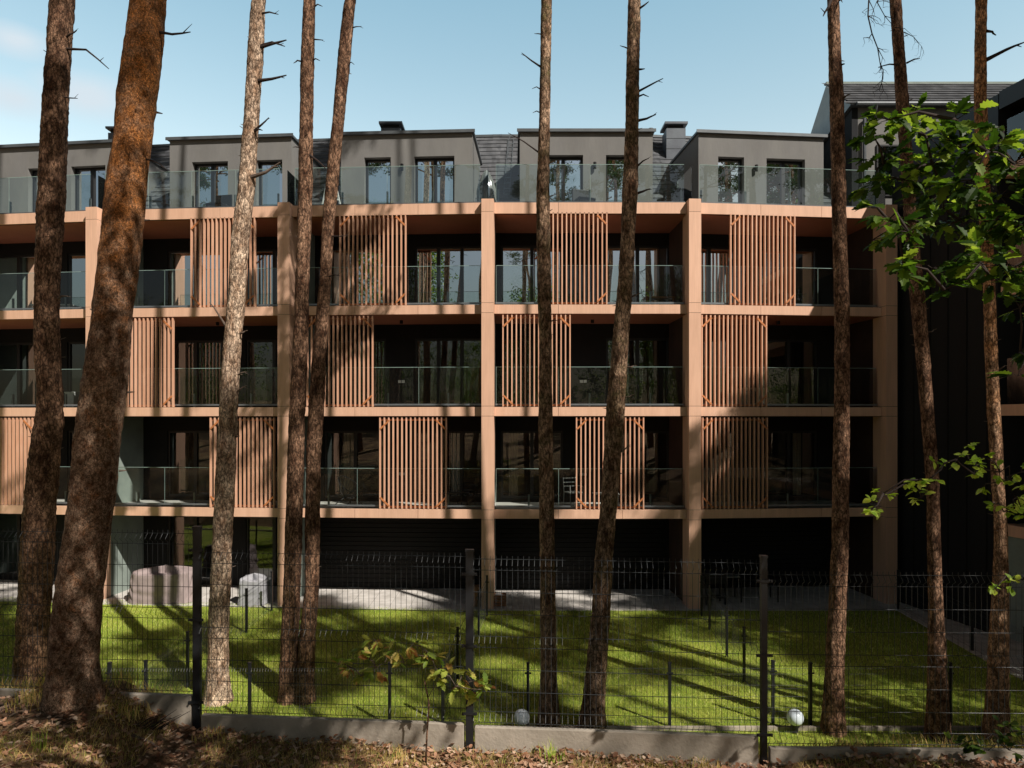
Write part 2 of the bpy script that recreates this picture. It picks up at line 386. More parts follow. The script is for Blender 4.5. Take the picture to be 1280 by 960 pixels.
# windows in the back walls: (u0, u1, panes)
WIN = {0: [(.5,2.4,2),(3.3,5.6,3)], 1: [(1.0,2.9,2),(3.7,5.6,2)], 2: [(.45,2.5,2),(3.45,5.75,3)], 3: [(.35,2.35,2),(3.75,5.8,2)], 4: [(.45,2.2,2),(3.05,5.0,2)]}
def window(i, u0, u1, z0, z1, n, y, pane='pane', open_=None, par=None):
    t = .065; fb = MB(); o, yaw, w = bays[i]
    fb.box(u0, u1, y, y+.09, z0, z0+t); fb.box(u0, u1, y, y+.09, z1-t, z1)
    fb.box(u0, u0+t, y, y+.09, z0+t, z1-t); fb.box(u1-t, u1, y, y+.09, z0+t, z1-t)
    for k in range(1, n):
        x = u0+(u1-u0)*k/n; fb.box(x-.055, x+.055, y-.012, y+.08, z0+t, z1-t)
    fr = bp(i, fb, 'window', M['frame'])
    pb = MB()
    for k in range(n):
        xa = u0+(u1-u0)*k/n+(.055 if k else t); xb = u0+(u1-u0)*(k+1)/n-(.055 if k < n-1 else t)
        tl = random.uniform(-.004,.004)
        pb.poly([(xa,y+.05,z0+t),(xb,y+.05+tl,z0+t),(xb,y+.05+tl,z1-t),(xa,y+.05,z1-t)])
    pb.build('pane', M[pane], fr)
    return fr
def wall_with(i, x0, x1, y0, y1, z0, z1, holes, m, name='back_wall'):
    mb = MB(); x = x0
    for (a, b, c, d) in sorted(holes):
        mb.box(x, a, y0, y1, z0, z1)
        mb.box(a, b, y0, y1, d, z1)
        if c > z0+.005: mb.box(a, b, y0, y1, z0, c)
        x = b
    mb.box(x, x1, y0, y1, z0, z1)
    return bp(i, mb, name, m)
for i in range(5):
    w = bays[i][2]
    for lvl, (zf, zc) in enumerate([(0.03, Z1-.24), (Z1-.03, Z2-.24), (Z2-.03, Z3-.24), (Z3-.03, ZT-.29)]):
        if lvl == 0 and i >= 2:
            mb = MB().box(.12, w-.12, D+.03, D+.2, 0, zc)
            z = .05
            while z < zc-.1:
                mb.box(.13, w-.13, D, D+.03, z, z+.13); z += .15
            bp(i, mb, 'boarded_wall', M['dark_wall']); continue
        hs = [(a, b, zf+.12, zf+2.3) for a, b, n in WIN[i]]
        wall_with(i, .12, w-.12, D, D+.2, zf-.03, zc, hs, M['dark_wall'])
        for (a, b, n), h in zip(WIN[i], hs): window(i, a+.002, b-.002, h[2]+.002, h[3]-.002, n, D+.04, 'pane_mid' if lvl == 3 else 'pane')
        # sockets on the pier and ceiling spots
        if lvl in (1,2) and i in (2,3):
            u = 2.95; ob = MB().box(u-.05, u+.05, D-.012, D, zf+.86, zf+.95); ob.box(u+.07, u+.17, D-.012, D, zf+.86, zf+.95)
            bp(i, ob, 'socket', M['white'])
        if lvl >= 2:
            bp(i, MB().lathe([(0,0),(.05,0),(.05,.11),(0,.11)], (3.2,1.2,zc-.13), 12), 'ceiling_spot', M['black'])

# railings
def railing(i, zf, top=False):
    o, yaw, w = bays[i]
    h = 1.14 if top else 1.18
    g = 'rail_top' if top else 'rail_glass'
    yg = .09 if top else .19
    zb = zf+(.0 if top else .05)
    rb = MB().box(.215, w-.215, yg-.03, yg+.03, zb, zb+.05)
    r = bp(i, rb, 'balcony_railing', M['steel'] if not top else M['cap'])
    n = 3 if not top else 4
    L = w-.46
    for k in range(n):
        a = .23+L*k/n+.008; b = .23+L*(k+1)/n-.008
        gl = MB().poly([(a,yg,zb+.05),(b,yg,zb+.05),(b,yg,zf+h),(a,yg,zf+h)]).build('glass_panel', M[g], r)
        e = MB().box(a, b, yg-.006, yg+.006, zf+h, zf+h+.012); e.box(a-.007, a, yg-.004, yg+.004, zb+.05, zf+h) 
        e.build('glass_edge', M['glass_edge'], r)
    for k in range(n+1 if top else n):
        x = .3+(w-.6)*(k/n if top else (k+.5)/n)
        MB().box(x-.025, x+.025, yg+.03, yg+.08, zb-.03, zf+.42).build('rail_post', M['steel'], r)
for i in range(5):
    for z in (Z1, Z2, Z3): railing(i, z)
    railing(i, ZT, True)
for i in range(6):                       # glass partitions between the roof terraces
    p = P[i]
    MB().box(-.006, .006, .1, 1.4, ZT+.06, ZT+1.1).build('terrace_partition', M['rail_top'], B, Vector((p[0],p[1],0))-BO, bays[min(i,4)][1])

# slatted sliding screens: one built, the others copies
def make_screen():
    mb = MB(); n = 16; W = 2.0; H = 2.70
    for k in range(n):
        x = k*(W-.036)/(n-1); mb.box(x, x+.036, 0, .09, .01, H)
    s = mb.mesh('slat_screen', M['slat'])
    rails = [MB().box(0, W, .092, .12, .03, .08).mesh('screen_rail', M['brace']), MB().box(0, W, .092, .12, H-.09, H-.04).mesh('screen_rail', M['brace'])]
    br = []
    for sx in (0, 1):
        for sz in (0, 1):
            b = MB(); xa = .03 if sx == 0 else W-.03; xb = .30 if sx == 0 else W-.30
            za = .34 if sz == 0 else H-.34; zb = .08 if sz == 0 else H-.08
            b.bar((xa,-.006,za), (xb,-.006,zb), .012, .05)
            br.append(b.mesh('brace', M['brace']))
    return s, rails, br
SM, RM, BM = make_screen()
def screen(i, u, zf):
    o, yaw, w = bays[i]
    off = Vector((u*math.cos(yaw)-.0*math.sin(yaw), u*math.sin(yaw), zf))
    s = link('slat_screen', SM, B, o+off+Vector((0,-.0,.0)), yaw)
    for q in RM: link('screen_rail', q, s)
    for b in BM: link('brace', b, s)
def u_of(i, px):                          # where along the bay a photo column falls
    a = Vector(P[i]); yaw = bays[i][1]; t = (px-640)/F
    # a.x + u cos = t (a.y + u sin)
    return (t*a.y-a.x)/(math.cos(yaw)-t*math.sin(yaw))
for i, px, z in [(1,238,Z3),(2,424,Z3),(3,674,Z3),(4,913,Z3),(1,137,Z2),(2,383,Z2),(3,628,Z2),(4,877,Z2),
                 (0,-33,Z1),(1,262,Z1),(2,474,Z1),(3,720,Z1),(4,878,Z1)]:
    screen(i, u_of(i, px), z)

# roof and dormers
ZD = 14.55
DOR = {0:(.9,5.65,[(2.4,.85),(3.95,1.22)]), 1:(1.45,5.5,[(2.2,1.2),(4.35,.85)]), 2:(1.2,5.4,[(1.95,.85),(3.55,1.28)]),
       3:(.95,5.13,[(1.72,1.22),(3.66,.85)]), 4:(.72,4.85,[(1.36,.85),(2.95,1.28)])}
YR = 1.5; RZ = ZT-.03; RH = 4.4
for i in range(5):
    o, yaw, w = bays[i]; u0, u1, ws = DOR[i]
    # tiled slope in courses, tile by tile
    mb = MB(); L = RH*math.sqrt(2); n = 19; s = L/n; q = math.sqrt(.5)
    for r in range(n):
        x = -.03+(.15 if r % 2 else 0)-.3
        while x < w+.03:
            xa = max(x, -.02); xb = min(x+.296, w+.02)
            if xb-xa > .02:
                l0 = s*r; l1 = s*(r+1)+.04; lift0 = .045+random.uniform(-.004,.004); lift1 = .012
                y0 = YR+l0*q-lift0*q; z0 = RZ+l0*q+lift0*q; y1 = YR+l1*q-lift1*q; z1 = RZ+l1*q+lift1*q
                m_ = len(mb.v)
                mb.v += [(xa,y0,z0),(xb,y0,z0),(xb,y1,z1),(xa,y1,z1),(xa,y0+.02,z0-.03),(xb,y0+.02,z0-.03)]
                mb.f += [(m_,m_+1,m_+2,m_+3),(m_+4,m_+5,m_+1,m_)]
            x += .30
    bp(i, mb, 'roof_tiles', M['tile'])
    bp(i, MB().prism([(YR,RZ-.02),(YR+RH,RZ+RH-.02),(YR+2*RH,RZ-.02)], 'x', -.15, w+.15), 'roof', M['cap'])
    bp(i, MB().box(-.02, w+.02, YR+RH-.1, YR+RH+.1, RZ+RH-.02, RZ+RH+.07), 'ridge', M['cap'])
    # dormer front with openings, sides and flat top
    holes = [(a, a+b, ZT+.05, 13.84) for a, b in ws]
    wall_with(i, u0, u1, YR-.02, YR+.26, ZT-.03, ZD, holes, M['stucco'], 'dormer_front')
    side = [(YR+.26, ZT-.03),(YR+.26, ZD),(YR+2.9, ZD),(YR+2.9, ZT+2.3)]
    bp(i, MB().prism(side, 'x', u0, u0+.2), 'dormer_side', M['stucco']); bp(i, MB().prism(side, 'x', u1-.2, u1), 'dormer_side', M['stucco'])
    cp = bp(i, MB().box(u0-.06, u1+.06, YR-.09, YR+2.95, ZD, ZD+.07), 'dormer_roof', M['cap'])
    MB().box(u0-.09, u1+.09, YR-.12, YR-.09, ZD-.01, ZD+.085).build('metal_edge', M['cap'], cp)
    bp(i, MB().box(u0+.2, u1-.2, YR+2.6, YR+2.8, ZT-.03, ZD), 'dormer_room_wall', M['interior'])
    for (a, b), h in zip(ws, holes):
        window(i, a+.003, a+b-.003, h[2]+.003, h[3]-.003, 2 if b > 1 else 1, YR+.16, 'pane_top')
    # black lamp between the dormer doors
    xm = (ws[0][0]+ws[0][1]+ws[1][0])/2
    lm = MB().lathe([(0,-.1),(.045,-.1),(.05,.1),(0,.1)], (xm, YR-.10, 13.48), 14); lm.box(xm-.03, xm+.03, YR-.06, YR-.02, 13.44, 13.52)
    bp(i, lm, 'wall_lamp', M['black'])
    bp(i, MB().box(u0+.15, u0+.155, YR+.3, YR+.31, ZT, ZT+.1), 'flashing', M['cap'])
def chimney(x, y, z0, z1, w, body):
    c = MB().box(-w*.42, w*.42, -.35, .35, z0, z1-.22).build('chimney', M['chim'], B, Vector((x,y,0))-BO, 0)
    MB().box(-w*.34, w*.34, -.28, .28, z1-.22, z1-.08).build('chimney_vent', M['black'], c)
    MB().box(-w*.5, w*.5, -.42, .42, z1-.08, z1).build('chimney_cap', M['chim'], c)
    if body:
        sm = MB()
        for k in range(1,3): sm.box(-w*.43, w*.43, -.36, .36, z0+(z1-.22-z0)*k/3, z0+(z1-.22-z0)*k/3+.015)
        sm.build('metal_seam', M['cap'], c)
chimney(-4.38, 25.0, 15.0, 16.27, .84, False)
chimney(5.90, 24.9, 14.9, 16.22, .82, True)
chimney(-15.2, 26.6, 15.2, 16.78, .8, False)
# roof ladder and vent details on the tiles
mb = MB(); o_, ya_, w_ = bays[3]
for k in range(12):
    yy = YR+1.0+k*.28; zz = RZ+(yy-YR)+.10; mb.bar((.42+k*.012,yy,zz),(.62+k*.012,yy,zz+.02),.02,.02)
    mb.bar((.42+k*.012,yy,zz),(.50+k*.012,yy+.14,zz+.18),.012,.012)
mb.bar((.42,YR+1.0,RZ+1.10),(.56,YR+4.1,RZ+4.2),.02,.02); mb.bar((.62,YR+1.0,RZ+1.10),(.76,YR+4.1,RZ+4.2),.02,.02)
bp(3, mb, 'roof_ladder', M['steel'])
bp(3, MB().lathe([(0,0),(.07,0),(.07,.28),(.11,.28),(.11,.36),(0,.38)], (5.45,YR+3.2,RZ+3.15), 12), 'roof_vent', M['cap'])
bp(3, MB().lathe([(0,0),(.06,0),(.06,.3),(.1,.3),(.1,.38),(0,.4)], (5.95,YR+4.3,RZ+4.3), 12), 'roof_vent', M['cap'])

# the taller gabled block and the dark wing on the right
G = thing('gabled_wing', 'dark gabled wing with tiled roof and grey upper wall at the right end', 'building', (13.5,22.6,0))
def gp(mb, name, m, bev=0): 
    mb.v = [(v[0]-13.5, v[1]-22.6, v[2]) for v in mb.v]
    return mb.build(name, m, G, bev=bev)
ZE = CZ+10.57; ZG = CZ+11.97
gp(MB().prism([(22.6,11.8),(22.6,ZE-.06),(24.2,ZG-.06),(26.6,ZG-2.2),(26.6,11.8)], 'x', 11.25, 11.45), 'gable_wall', M['wing'])
gp(MB().box(11.45, 19, 22.6, 22.85, 11.6, ZE-.1), 'upper_wall', M['stucco'])
mb = MB()
rows = 9; L = 2.35; s = L/rows; ty, tz = 1.6/2.126, 1.4/2.126
for r in range(rows):
    x = 11.12+(.15 if r % 2 else 0)-.15
    while x < 20:
        l0 = s*r-.2; l1 = s*(r+1)+.04-.2
        y0 = 22.6+l0*ty-.03; z0 = ZE+l0*tz+.045; y1 = 22.6+l1*ty; z1 = ZE+l1*tz+.012
        m_ = len(mb.v); mb.v += [(x,y0,z0),(x+.296,y0,z0),(x+.296,y1,z1),(x,y1,z1),(x,y0+.02,z0-.03),(x+.296,y0+.02,z0-.03)]
        mb.f += [(m_,m_+1,m_+2,m_+3),(m_+4,m_+5,m_+1,m_)]; x += .30
gp(mb, 'roof_tiles', M['tile'])
gp(MB().prism([(22.45,ZE-.15),(24.2,ZG-.03),(26.6,ZG-2.3)], 'x', 11.14, 20), 'roof', M['cap'])
gp(MB().box(11.12, 20, 24.13, 24.3, ZG-.02, ZG+.05), 'ridge', M['stucco_side'])
gp(MB().tube([(11.3,22.38,ZE-.15),(20,22.38,ZE-.15)], .07, 8), 'gutter', M['cap'])
gp(MB().tube([(11.95,22.38,ZE-.18),(11.95,22.45,ZE-.35),(11.62,22.5,ZE-.6),(11.62,22.5,11.6)], .055, 8), 'downpipe', M['cap'])
wf = gp(MB().box(12.05, 13.0, 22.55, 22.6, 12.9, 14.6), 'window', M['frame'])
o_ = MB().poly([(12.1-13.5,-.052,12.95),(12.95-13.5,-.052,12.95),(12.95-13.5,-.052,14.55),(12.1-13.5,-.052,14.55)]).build('pane', M['pane'], wf)
# wing body: side facade running towards the viewer
WL = [(11.60,20.9),(12.30,17.3),(13.9,9.0)]
zc_ = CZ+6.4
gp(MB().prism([WL[0],WL[1],(26,17.3),(26,22.6),(11.6,22.55)], 'z', 0, zc_), 'side_wall', M['wing'])
for k in range(6):
    t = (k+.5)/6; x = 11.60+.70*t; y = 20.9-3.6*t
    gp(MB().box(x-.03, x+.02, y-.02, y+.02, 0, zc_), 'wall_rib', M['dark_wall'])
gp(MB().prism([(12.33,17.28),(13.9,9.0),(26,9),(26,17.28)], 'z', CZ+7.9, CZ+8.35), 'eave', M['black'])
gp(MB().prism([(14.2,17.2),(15.2,11.5),(26,11.5),(26,17.2)], 'z', 0, CZ+7.9), 'recessed_wall', M['dark_wall'])
gp(MB().prism([(11.62,20.88),(12.32,17.3),(18,17.3),(18,20.88)], 'z', zc_+.02, CZ+8.3), 'upper_storey', M['black'])
for zt in (Z1, Z2, Z3, ZT):
    gp(MB().prism([(12.36,17.26),(13.6,10.6),(15,10.6),(14.19,17.26)], 'z', zt-.28, zt), 'balcony_slab', M['copper'])
    e = MB().poly([(12.40,17.1,zt+.03),(13.55,10.8,zt+.03),(13.55,10.8,zt+1.15),(12.40,17.1,zt+1.15)])
    gp(e, 'glass_panel', M['rail_glass'])
gp(MB().prism([(12.45,17.2),(12.7,15.6),(12.95,15.6),(12.7,17.2)], 'z', 0, Z1-.29), 'pale_side_wall', M['stucco_side'])
for zt in (Z1, Z2, Z3):
    wfr = gp(MB().prism([(14.17,16.9),(14.9,12.5),(15.2,12.5),(14.3,16.9)], 'z', zt+.1, zt+2.3), 'window', M['frame'])

# ------------------------------------------------------------------ ground
FENCE = [(-13.3,7.2),(-10.7,7.0),(-8.1,6.8),(-5.52,6.6),(-2.95,6.4),(-.385,6.2),(2.21,6.0),(4.8,5.95),(7.4,5.9),(10.0,5.85),(12.6,5.8)]
KT = [3.1,3.0,2.96,2.885,2.71,2.69,2.59,2.55,2.5,2.5]
def lerp(x, xs, ys):
    return float(np.interp(x, xs, ys))
def fence_y(x): return lerp(x, [p[0] for p in FENCE], [p[1] for p in FENCE])
def gz(x, y):
    fy = fence_y(x)
    base = lerp(x, [-12,-5,-4.3,-3.8,-3.2,-2.9,-2,0,2.2,3,8], [2.85,2.80,2.93,2.93,2.68,2.58,2.50,2.46,2.42,2.52,2.46])
    n = noise.noise(Vector((x*1.1, y*1.1, 3)))*.06+noise.noise(Vector((x*4, y*4, 9)))*.018
    if y < fy: return base+n+max(0, 5.3-y)*.22 - max(0, -y)*.10 - max(0,-y-12)*.08
    if y < fy+.25: return base+n*.3-.02
    t = min(1, (y-fy-.25)/3.0)
    return (base-.02)*(1-t)+(-.03)*t
def rng(a, b, s): return list(np.arange(a, b, s))
xs = [-300,-150,-80,-50,-35]+rng(-25,-6.5,.8)+rng(-6.5,6.5,.09)+rng(6.5,25,.8)+[30,45,80,150,300]
ys = [-200,-120,-70,-45,-32]+rng(-25,3,1.0)+rng(3,7.2,.09)+rng(7.2,12,.4)+[13,20,40,80,160,400,900]
V_ = [(x, y, gz(x, y)) for y in ys for x in xs]; nx = len(xs)
Fc = [(j*nx+i, j*nx+i+1, (j+1)*nx+i+1, (j+1)*nx+i) for j in range(len(ys)-1) for i in range(nx-1)]
mb = MB(); mb.v = V_; mb.f = Fc
struct(mb.build('forest_ground', M['ground'], smooth=True))
struct(MB().prism([(-24,10.6),(10.8,10.6),(10.75,15.2),(11.1,19.66),(5.3,19.66),(-.7,19.66),(-6.72,19.95),(-12.65,20.35),(-18.6,21.0),(-24,21.6)], 'z', -.02, .0).build('lawn', M['lawn']))
struct(MB().prism([(-24,21.606),(-18.6,21.006),(-12.65,20.356),(-6.72,19.956),(-.7,19.666),(5.3,19.666),(11.106,19.666),(10.756,15.2),(10.806,10.6),(13,10.6),(13,24),(-24,26)], 'z', -.02, .02).build('patio', M['paving']))
struct(MB().prism([(-24,12.02),(10.7,12.02),(10.7,12.08),(-24,12.08)], 'z', -.02, .07).build('lawn_kerb', M['kerb']))

# lawn grass, uncountable
def blades(name, m, n, xr, yr, hr, wr, zf, seed, lean=.5, keep=None):
    rs = np.random.RandomState(seed)
    x = rs.uniform(*xr, n); y = rs.uniform(*yr, n)
    if keep is not None:
        k = np.array([keep(a, b) for a, b in zip(x, y)]); x = x[k]; y = y[k]; n = len(x)
    z = np.array([zf(a, b) for a, b in zip(x, y)]) if callable(zf) else np.full(n, zf)
    h = rs.uniform(*hr, n); w = rs.uniform(*wr, n); th = rs.uniform(0, 2*np.pi, n); la = rs.uniform(0, 2*np.pi, n); ll = h*rs.uniform(0, lean, n)
    dx = np.cos(th)*w/2; dy = np.sin(th)*w/2; lx = np.cos(la)*ll; ly = np.sin(la)*ll
    v = np.zeros((n,5,3))
    v[:,0] = np.c_[x-dx,y-dy,z-.01]; v[:,1] = np.c_[x+dx,y+dy,z-.01]
    v[:,2] = np.c_[x+dx*.7+lx*.35,y+dy*.7+ly*.35,z+h*.55]; v[:,3] = np.c_[x-dx*.7+lx*.35,y-dy*.7+ly*.35,z+h*.55]
    v[:,4] = np.c_[x+lx,y+ly,z+h]
    me = bpy.data.meshes.new(name)
    me.vertices.add(n*5); me.vertices.foreach_set('co', v.reshape(-1))
    b = np.arange(n)*5
    loops = np.c_[b,b+1,b+2,b+3,b+3,b+2,b+4].reshape(-1)
    me.loops.add(n*7); me.loops.foreach_set('vertex_index', loops)
    me.polygons.add(n*2)
    st = np.c_[np.arange(n)*7, np.arange(n)*7+4].reshape(-1); to = np.tile([4,3], n)
    me.polygons.foreach_set('loop_start', st)
    try: me.polygons.foreach_set('loop_total', to)
    except Exception: pass
    me.update(calc_edges=True); me.validate(); me.materials.append(m)
    o = link(name, me); o['kind'] = 'stuff'
    return o
def lawn_keep(x, y):
    lim = 19.66 if x > -.7 else 19.66+(-.7-x)*.095
    return y < lim and x < 10.8 and (x-0) > -.80*y-1.5
g = blades('lawn_grass', M['blade'], 230000, (-19,10.8), (11.3,21.2), (.03,.07), (.006,.012), 0, 1, .9, lawn_keep)
tag(g, 'short green lawn grass striped with tree shadows behind the fence', 'grass')
g2 = blades('verge_grass', M['drygrass'], 9000, (-5.5,4.9), (6.1,7.0), (.04,.17), (.004,.008), gz, 2, .8,
            lambda x, y: y > fence_y(x)+.05)
tag(g2, 'pale seeding grass tufts growing just behind the concrete kerb', 'grass')
def floor_keep(x, y):
    return y < fence_y(x)-.06 and noise.noise(Vector((x*1.6, y*1.6, 5))) > -.02-.35*math.exp(-((x+1.6)/1.3)**2)-.25*math.exp(-((x-1.2)/1.2)**2)
g3 = blades('dry_grass', M['drygrass'], 52000, (-5.6,4.9), (4.4,6.6), (.02,.09), (.003,.006), gz, 3, 1.6, floor_keep)
tag(g3, 'dry yellow moss and grass on the sunny forest floor', 'grass')

# leaf shapes
OAK = [(0,0),(.10,.04),(.30,.10),(.24,.22),(.42,.34),(.28,.42),(.46,.58),(.28,.64),(.36,.80),(.18,.84),(.08,1.0)]
OAKP = [(x*.5/.46*.75, y) for x, y in OAK]
def add_leaf(v, f, c, d, nrm, L, W, shape, curl=.15):
    d = d.normalized(); s = d.cross(nrm)
    if s.length < 1e-4: s = d.cross(Vector((1,0,0)))
    s = s.normalized(); n = s.cross(d)
    k = len(v); cen = []
    mid = []
    pts = shape
    for (x, y) in pts: mid.append(tuple(c+d*(y*L)+n*(-curl*L*y*y)))
    # spine
    ns = len(pts)
    for i, (x, y) in enumerate(pts): v.append(tuple(c+d*(y*L)+s*(x*W)+n*(abs(x)*W*.25-curl*L*y*y)))
    for i, (x, y) in enumerate(pts): v.append(tuple(c+d*(y*L)-s*(x*W)+n*(abs(x)*W*.25-curl*L*y*y)))
    sp = len(v)
    for i, (x, y) in enumerate(pts): v.append(tuple(c+d*(y*L)+n*(-curl*L*y*y)))
    for i in range(ns-1):
        f.append((sp+i, k+i, k+i+1, sp+i+1)); f.append((sp+i, sp+i+1, k+ns+i+1, k+ns+i))
BEECH = [(0,0),(.20,.15),(.34,.4),(.32,.62),(.18,.84),(0,1.0)]

# leaf litter
v, f = [], []
rs = random.Random(11)
LIT = [(0,0),(.28,.2),(.36,.5),(.24,.8),(0,1)]
for _ in range(15000):
    x = rs.uniform(-5.8,5.0); y = rs.uniform(4.5, fence_y(x)-.03)
    if y < 4.9 and rs.random() < .3: continue
    dens = noise.noise(Vector((x*1.3, y*1.3, 21)))
    if dens < -.25 and rs.random() < .7: continue
    z = gz(x, y)+rs.uniform(.0,.035)
    if y > fence_y(x)-.25: z += rs.uniform(0,.04)
    a = rs.uniform(0, 6.28); d = Vector((math.cos(a), math.sin(a), rs.uniform(-.35,.35)))
    L = rs.uniform(.025,.062)
    add_leaf(v, f, Vector((x,y,z)), d, Vector((rs.uniform(-.5,.5),rs.uniform(-.5,.5),1)), L, L*.95, LIT if rs.random() < .6 else OAKP, rs.uniform(-.4,.5))
mb = MB(); mb.v = v; mb.f = f
o = mb.build('fallen_leaves', M['litter']); o['kind'] = 'stuff'; tag(o, 'brown fallen leaves carpeting the ground before the kerb', 'leaves')

v, f = [], []
for _ in range(2600):
    x = rs.uniform(-5.8,5.0); y = rs.uniform(4.6, fence_y(x)-.05); z = gz(x,y)+rs.uniform(.01,.05)
    a = rs.uniform(0,3.14); L = rs.uniform(.04,.14); w = rs.uniform(.0015,.004); d = Vector((math.cos(a), math.sin(a), rs.uniform(-.15,.25)))*L; s_ = Vector((-math.sin(a), math.cos(a), .3))*w
    c = Vector((x,y,z)); k = len(v); v += [tuple(c-s_), tuple(c+s_), tuple(c+d+s_*.5), tuple(c+d-s_*.5)]; f.append((k,k+1,k+2,k+3))
mb = MB(); mb.v = v; mb.f = f
o = mb.build('fallen_twigs', M['litter']); o['kind'] = 'stuff'; tag(o, 'thin dry twigs and needles strewn through the leaf litter', 'twigs')
# sticks and a cone twig on the ground
def stick(pts, r, label, m='twig'):
    p0 = Vector(pts[0]); mb = MB()
    mb.tube([Vector(p)-p0 for p in pts], [r*(1-.5*i/(len(pts)-1)) for i in range(len(pts))], 7)
    return tag(mb.build('fallen_branch', M[m], loc=p0), label, 'stick', 'sticks lying on the forest floor')
def gpt(px, py, d, h=.02):
    x = (px-640)*d/F; return (x, d, gz(x, d)+h)
stick([gpt(165,0,5.9),gpt(190,0,5.87,.03),gpt(208,0,5.8,.015)], .012, 'short pale stick on the litter right of the thickest trunk')
stick([gpt(270,0,5.75),gpt(295,0,5.72,.03),gpt(320,0,5.66)], .014, 'longer pale stick lying in the yellow grass below the left post')
for k, (px, d) in enumerate([(180,6.1),]):
    st = thing('twig_pile', 'spiky dark dead twig sticking up beside the low kerb', 'twig', gpt(px,0,d,0))
    mb = MB(); r = random.Random(5)
    for _ in range(16):
        a = r.uniform(-1,1); L = r.uniform(.1,.26)
        mb.tube([(a*.15,0,0),(a*.15+L*.5,r.uniform(-.05,.05),L*.35),(a*.15+L,r.uniform(-.08,.08),L*r.uniform(.3,.8))], [.006,.004,.002], 5)
    mb.build('twigs', M['twig_dark'], st)
# a green grass tuft, bottom left
def tuft(px, d, n, h, label, m='blade', r=.06, seed=1):
    p = Vector(gpt(px,0,d,-.01)); mb = MB(); rr = random.Random(seed)
    for _ in range(n):
        a = rr.uniform(0,6.28); q = rr.uniform(0,r); L = rr.uniform(.5,1)*h; le = rr.uniform(0,.5)*L
        x, y = math.cos(a)*q, math.sin(a)*q; b = rr.uniform(0,6.28); lx, ly = math.cos(b)*le, math.sin(b)*le
        mb.poly([(x-.004,y,0),(x+.004,y,0),(x+.003+lx*.3,y+ly*.3,L*.6),(x-.003+lx*.3,y+ly*.3,L*.6)])
        mb.poly([(x-.003+lx*.3,y+ly*.3,L*.6),(x+.003+lx*.3,y+ly*.3,L*.6),(x+lx,y+ly,L)])
    o = tag(mb.build('grass_tuft', M[m], loc=p), label, 'grass tuft'); o['kind'] = 'stuff'; return o
tuft(48, 5.35, 14, .2, 'bright green grass tuft in the shade at the bottom left corner', seed=2)
tuft(40, 6.1, 90, .16, 'reddish straw grass tuft at the foot of the leftmost trunks', 'drygrass', .22, 3)
tuft(150, 6.15, 80, .13, 'dry grass tuft on the mound right of the thickest trunk', 'drygrass', .25, 4)
tuft(262, 6.2, 60, .12, 'grass tuft at the foot of the leftmost tall fence post', 'drygrass', .15, 5)
tuft(500, 6.0, 40, .14, 'grass tuft in the leaves below the oak sapling', 'drygrass', .15, 6)
tuft(690, 5.95, 30, .2, 'thin grass tuft rising against the kerb below the middle trunks', 'blade', .12, 7)
tuft(880, 5.85, 40, .15, 'small grass tuft against the shaded kerb left of the right post', 'drygrass', .15, 8)

# ------------------------------------------------------------------ boundary fence
W0 = Vector((-.385,6.2,2.4))
FN = thing('wire_mesh_fence', 'tall dark welded wire mesh fence on a concrete kerb along the forest edge', 'fence', W0)
def lay(mb, name, m, base=W0, par=FN):
    mb.v = [tuple(Vector(q)-base) for q in mb.v]; return mb.build(name, m, par)
def mesh_panel(a, b, z0, H, base, par, wire=.0046, sp=.05, folds=((.0,.10),(.70,.10),(1.40,.10)), fd=.045, hs=None, name='mesh_panel'):
    a = Vector((a[0],a[1],0)); b = Vector((b[0],b[1],0)); L = (b-a).length; t = (b-a)/L; nr = Vector((t.y,-t.x,0))
    mb = MB(); n = int((L-.08)/sp)
    prof = [(0,0)]
    for f0, fh in folds: prof += [(f0+.02,0),(f0+fh/2,fd),(f0+fh,0)]
    prof += [(H+.03,0)]
    prof = sorted(set(prof))
    for k in range(n+1):
        p = a+t*(.04+k*sp)
        mb.tube([p+nr*y+Vector((0,0,z0+z)) for z, y in prof], wire/2, 3, cap=False)
    hz = hs or [.02,.12,.30,.5,.70,.80,1.0,1.2,1.40,1.50]
    for h in hz:
        for dz in (0,):
            mb.tube([a+t*.02+Vector((0,0,z0+h))+nr*.004, b-t*.02+Vector((0,0,z0+h))+nr*.004], wire*.62, 4)
    return lay(mb, name, M['wire'], base, par)
for k in range(len(FENCE)-1):
    a, b = FENCE[k], FENCE[k+1]; z0 = KT[k]+.015
    if k in (0,1) or k > 7: sp = .05
    mesh_panel(a, b, z0, 1.5, W0, FN)
    A = Vector((a[0],a[1],0)); Bv = Vector((b[0],b[1],0)); t = (Bv-A).normalized(); nr = Vector((-t.y,t.x,0))
    kb = MB(); p0 = A+t*.05; p1 = Bv-t*.05; q = [p0-nr*.03, p1-nr*.03, p1+nr*.03, p0+nr*.03]
    kb.prism([(p.x,p.y) for p in q], 'z', KT[k]-.32, KT[k])
    ko = lay(kb, 'concrete_base', M['kerb']); bm = ko.modifiers.new('b','BEVEL'); bm.width = .006; bm.segments = 2
